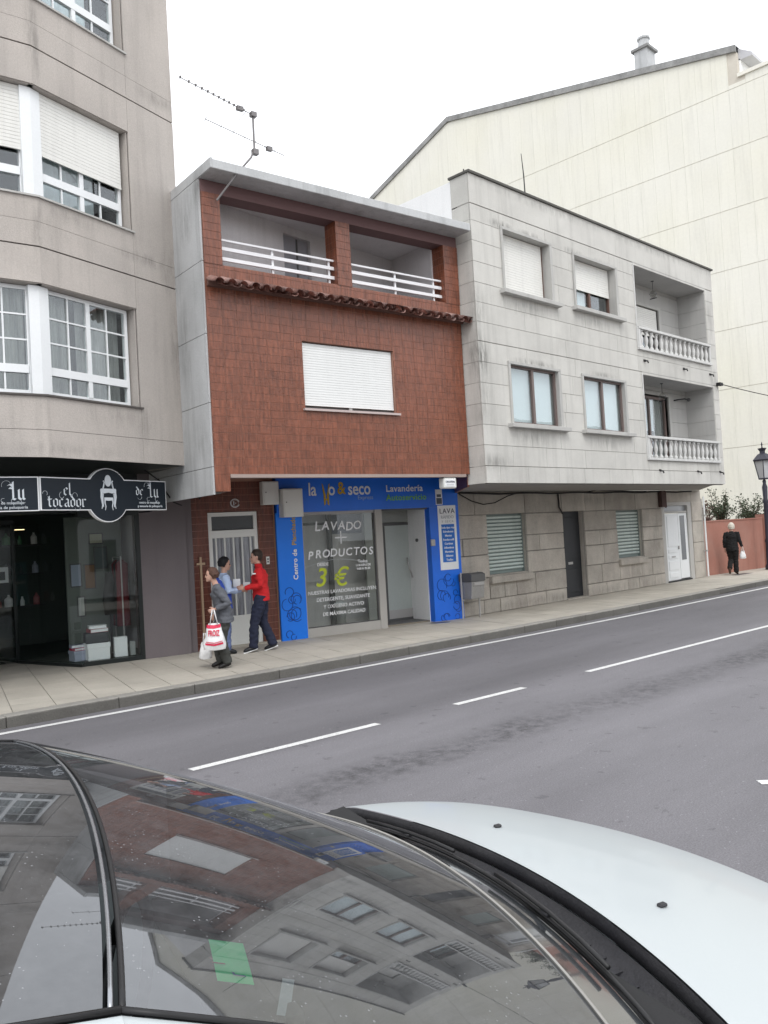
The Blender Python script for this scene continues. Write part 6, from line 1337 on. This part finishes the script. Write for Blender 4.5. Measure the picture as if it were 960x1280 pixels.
obj('zip_collar', MB().tube([(.07, 0, 1.49), (.10, 0, 1.40)], .006, 6), M_black, man[0], man[1]); obj('sleeve_patch', MB().box(.06, .12, .265, .275, 1.33, 1.35), M_print, man[0], man[1])
# woman in a blue tabard, half hidden
person('black haired woman in a pale shirt and blue tabard facing the man in red', 7.93, 12.18, -22, 1.62, dict(
    pelvis=(0, 0, .92), lean=(.04, 0), head_yaw=-8, head_pitch=14, sw=.17,
    el=((.06, .23, 1.12), (.08, -.23, 1.12)), wr=((.31, .15, 1.12), (.32, -.12, 1.12)), hd=(((1, -.3, 0), (0, -.6, -.6), (0, -.3, 1)), ((1, .3, 0), (0, .6, -.6), (0, .3, 1))),
    kn=((.02, .09, .49), (.04, -.09, .49)), an=((-.02, .09, .08), (.02, -.09, .08)), toe=((.12, .11, .03), (.16, -.10, .03)), curl=(.8, .8)),
    dict(top=cloth('pale_blue_shirt', (.42, .52, .72)), top_name='shirt', vest=cloth('royal_blue_tabard', (.05, .10, .48)), trousers=cloth('royal_blue_trousers', (.12, .16, .30)), shoes=M_black, hairm=HM('black_hair', (.012, .011, .013)), hair='wavy', hem=-.05))
# elderly woman with the carrier bags
old = person('elderly woman in a grey cardigan walking left with two white carrier bags', 7.05, 10.86, 150, 1.51, dict(
    pelvis=(-.03, 0, .90), lean=(.10, 0), head_fwd=.075, head_yaw=6, head_pitch=6, sw=.165, 
    el=((-.10, .25, 1.10), (-.05, -.24, 1.10)), wr=((.13, .25, 1.02), (.12, -.22, .90)), hd=(((1, 0, -.35), (0, -1, 0), (.3, 0, 1)), ((.35, 0, -1), (0, 1, 0), (1, 0, .3))),
    kn=((.04, .08, .48), (.13, -.08, .50)), an=((-.05, .08, .085), (.05, -.08, .10)), toe=((.09, .09, .03), (.19, -.09, .04)), curl=(1.3, 1.3)),
    dict(top=cloth('slate_grey_knit', (.105, .11, .125)), top_name='cardigan', trousers=cloth('dark_olive_wool', (.050, .052, .048)), shoes=plain('black_leather', (.012, .011, .011), rough=.4), hairm=HM('auburn_brown_hair', (.085, .042, .028)), hair='wavy', hem=-.13, flare=1.1, tr=1.15, top_th=1.03))
obj('shirt_collar', MB().tube([(.06, .03, 1.385), (.105, .0, 1.345), (.06, -.03, 1.385)], .012, 8), M_print, old[0], old[1])
# woman in black walking away on the right
blk = cloth('black_wool', (.010, .010, .011))
far = person('white haired woman in black walking away along the terracotta wall', 26.25, 11.28, 12, 1.62, dict(
    pelvis=(0, 0, .91), lean=(.03, 0), head_fwd=.04, head_yaw=20, sw=.175,
    el=((-.06, .22, 1.12), (.0, -.24, 1.13)), wr=((.02, .24, .88), (.08, -.29, .90)), hd=(((.2, 0, -1), (0, -1, 0), (1, 0, .2)), ((.2, 0, -1), (0, 1, 0), (1, 0, .2))),
    kn=((.06, .07, .49), (.08, -.07, .49)), an=((-.26, .07, .22), (.05, -.07, .085)), toe=((-.24, .07, .07), (.19, -.08, .03)), curl=(.5, 1.3)),
    dict(top=blk, trousers=cloth('black_trousers', (.011, .010, .010)), shoes=plain('brown_leather', (.06, .03, .02)), hairm=HM('white_hair', (.62, .58, .50)), hair='bob', hem=-.12, flare=1.08, tr=1.1))
def bag(label, fr, hx, hy, hz, Wd, Dp, Ht, rot, printed, seed, group='white carrier bags'):
    """a full carrier bag hanging from a hand at (hx,hy,hz) of the holder's frame"""
    w0_ = fr.w(hx, hy); fb = Fr(w0_.x, w0_.y, rot); t = thing('carrier_bag', label, 'bag', fb, group, z=hz-Ht)
    n = 28
    def f(a, c):
        ang = 2*math.pi*a; z = hz-Ht+Ht*.66*c; wv = Wd*(.46+.06*math.sin(min(c*3, 1)*math.pi*.5)-.34*max(0, c-.12)**1.1); dv = Dp*(.5*math.sin(math.pi*(.25+.62*min(c, 1)))+.05*(1-c)); dv *= (1-.75*c*c)
        e = lambda q: math.copysign(abs(q)**.7, q)
        nn_ = mnoise.noise(V3((math.cos(ang)*2+seed, math.sin(ang)*2, c*3)))*.018*(.4+c)+mnoise.noise(V3((math.cos(ang)*7+seed, math.sin(ang)*7, c*5)))*.006
        return V3(((wv+nn_)*e(math.cos(ang)), (dv+nn_)*e(math.sin(ang)), z-.012*(1-abs(math.cos(ang)))*(1-c)))
    mb = MB(); mb.grid(f, n, 18); bot = [f(i/n, 0) for i in range(n)]; mb.b.faces.new([mb.b.verts.new(p) for p in bot])
    mp_ = mat('thin_white_plastic', (.72, .72, .72), rough=.4, var=.04, bump=.1, spec=.5)
    obj('sack', mb, mp_, t, fb, smooth=True)
    zt_ = hz-Ht*.34
    for sd in (-1, 1):
        for s2 in (-1, 1): obj('handle', MB().tube([(s2*Wd*.17, sd*Dp*.06, zt_-.03), (s2*Wd*.09, sd*.012, zt_+(hz-zt_)*.55), (s2*.012, sd*.008, hz+.004)], [(.030, .006), (.020, .008), (.012, .010)], 8), mp_, t, fb, smooth=True)
    if printed:
        pr = plain('crimson_print', (.62, .03, .08)); 
        def pat(name, u0, u1, z0, z1, z2=None, m_=pr):
            mb = MB()
            def g(a, c):
                u = u0+(u1-u0)*a; zz = z0+(z1-z0)*c+(0 if z2 is None else z2*abs(a*2-1)); cc = (zz-(hz-Ht))/(Ht*.66)
                best = None
                for i in range(41):
                    q = f(.5+.5*i/40, cc)
                    if best is None or abs(q.x-u) < abs(best.x-u): best = q
                return V3((u, best.y-.007, zz))
            obj(name, mb.grid(g, 12, 3), m_, t, fb)
        pat('print_band', -.105, .10, hz-.275, hz-.225, .012); pat('print_band', -.13, .13, hz-Ht+.055, hz-Ht+.085, .02); pat('print_band', -.12, .12, hz-Ht+.095, hz-Ht+.105, .02)
        c = bpy.data.curves.new('t', 'FONT'); c.body = 'FROIZ'; c.size = .115; c.align_x = 'CENTER'; c.offset = .003; c.extrude = .002; me = bake(bpy.data.objects.new('t', c))
        me.transform(Matrix.Translation((0, 0, hz-.375)) @ Matrix.Rotation(R(90), 4, 'X') @ Matrix.Diagonal((.52, 1, 1, 1)))
        for v in me.vertices:
            cc = (v.co.z-(hz-Ht))/(Ht*.66); best = min((f(.5+.5*i/40, cc) for i in range(41)), key=lambda q: abs(q.x-v.co.x)); v.co.y += best.y-.018
        me.materials.clear(); me.materials.append(pr); o = bpy.data.objects.new('lettering', me); C.objects.link(o); setp(o, t, fb.m)
    return t
kk = 1.51/1.70
bag('full white carrier bag with red FROIZ print in the near hand of the elderly woman', old[1], .16*kk, .27*kk, .90, .34, .20, .58, -38, True, 1)
bag('plain white carrier bag hanging low in the far hand of the elderly woman', old[1], .27, -.20, .52, .20, .14, .38, -30, False, 5)
bag('small white carrier bag in the right hand of the woman in black', far[1], .09, -.28, .86, .20, .13, .36, -60, False, 9)
for lab, fr, px_, pz in (('white paper held by the man in red', man[1], .40, 1.19), ('folded pale paper held by the woman in the blue tabard', Fr(7.93, 12.18, -22), .43, 1.12)):
    w0_ = fr.w(px_, .02); fb = Fr(w0_.x, w0_.y, -40); t = thing('paper', lab, 'paper', fb, 'papers passed between the two', z=pz)
    obj('sheet', MB().box(-.06, .06, -.004, .0, pz-.07, pz+.07), M_print, t, fb); obj('sheet_fold', MB().box(-.055, .05, -.008, -.005, pz-.06, pz+.05), M_print, t, fb)
bpy.data.scenes.remove(TMP)
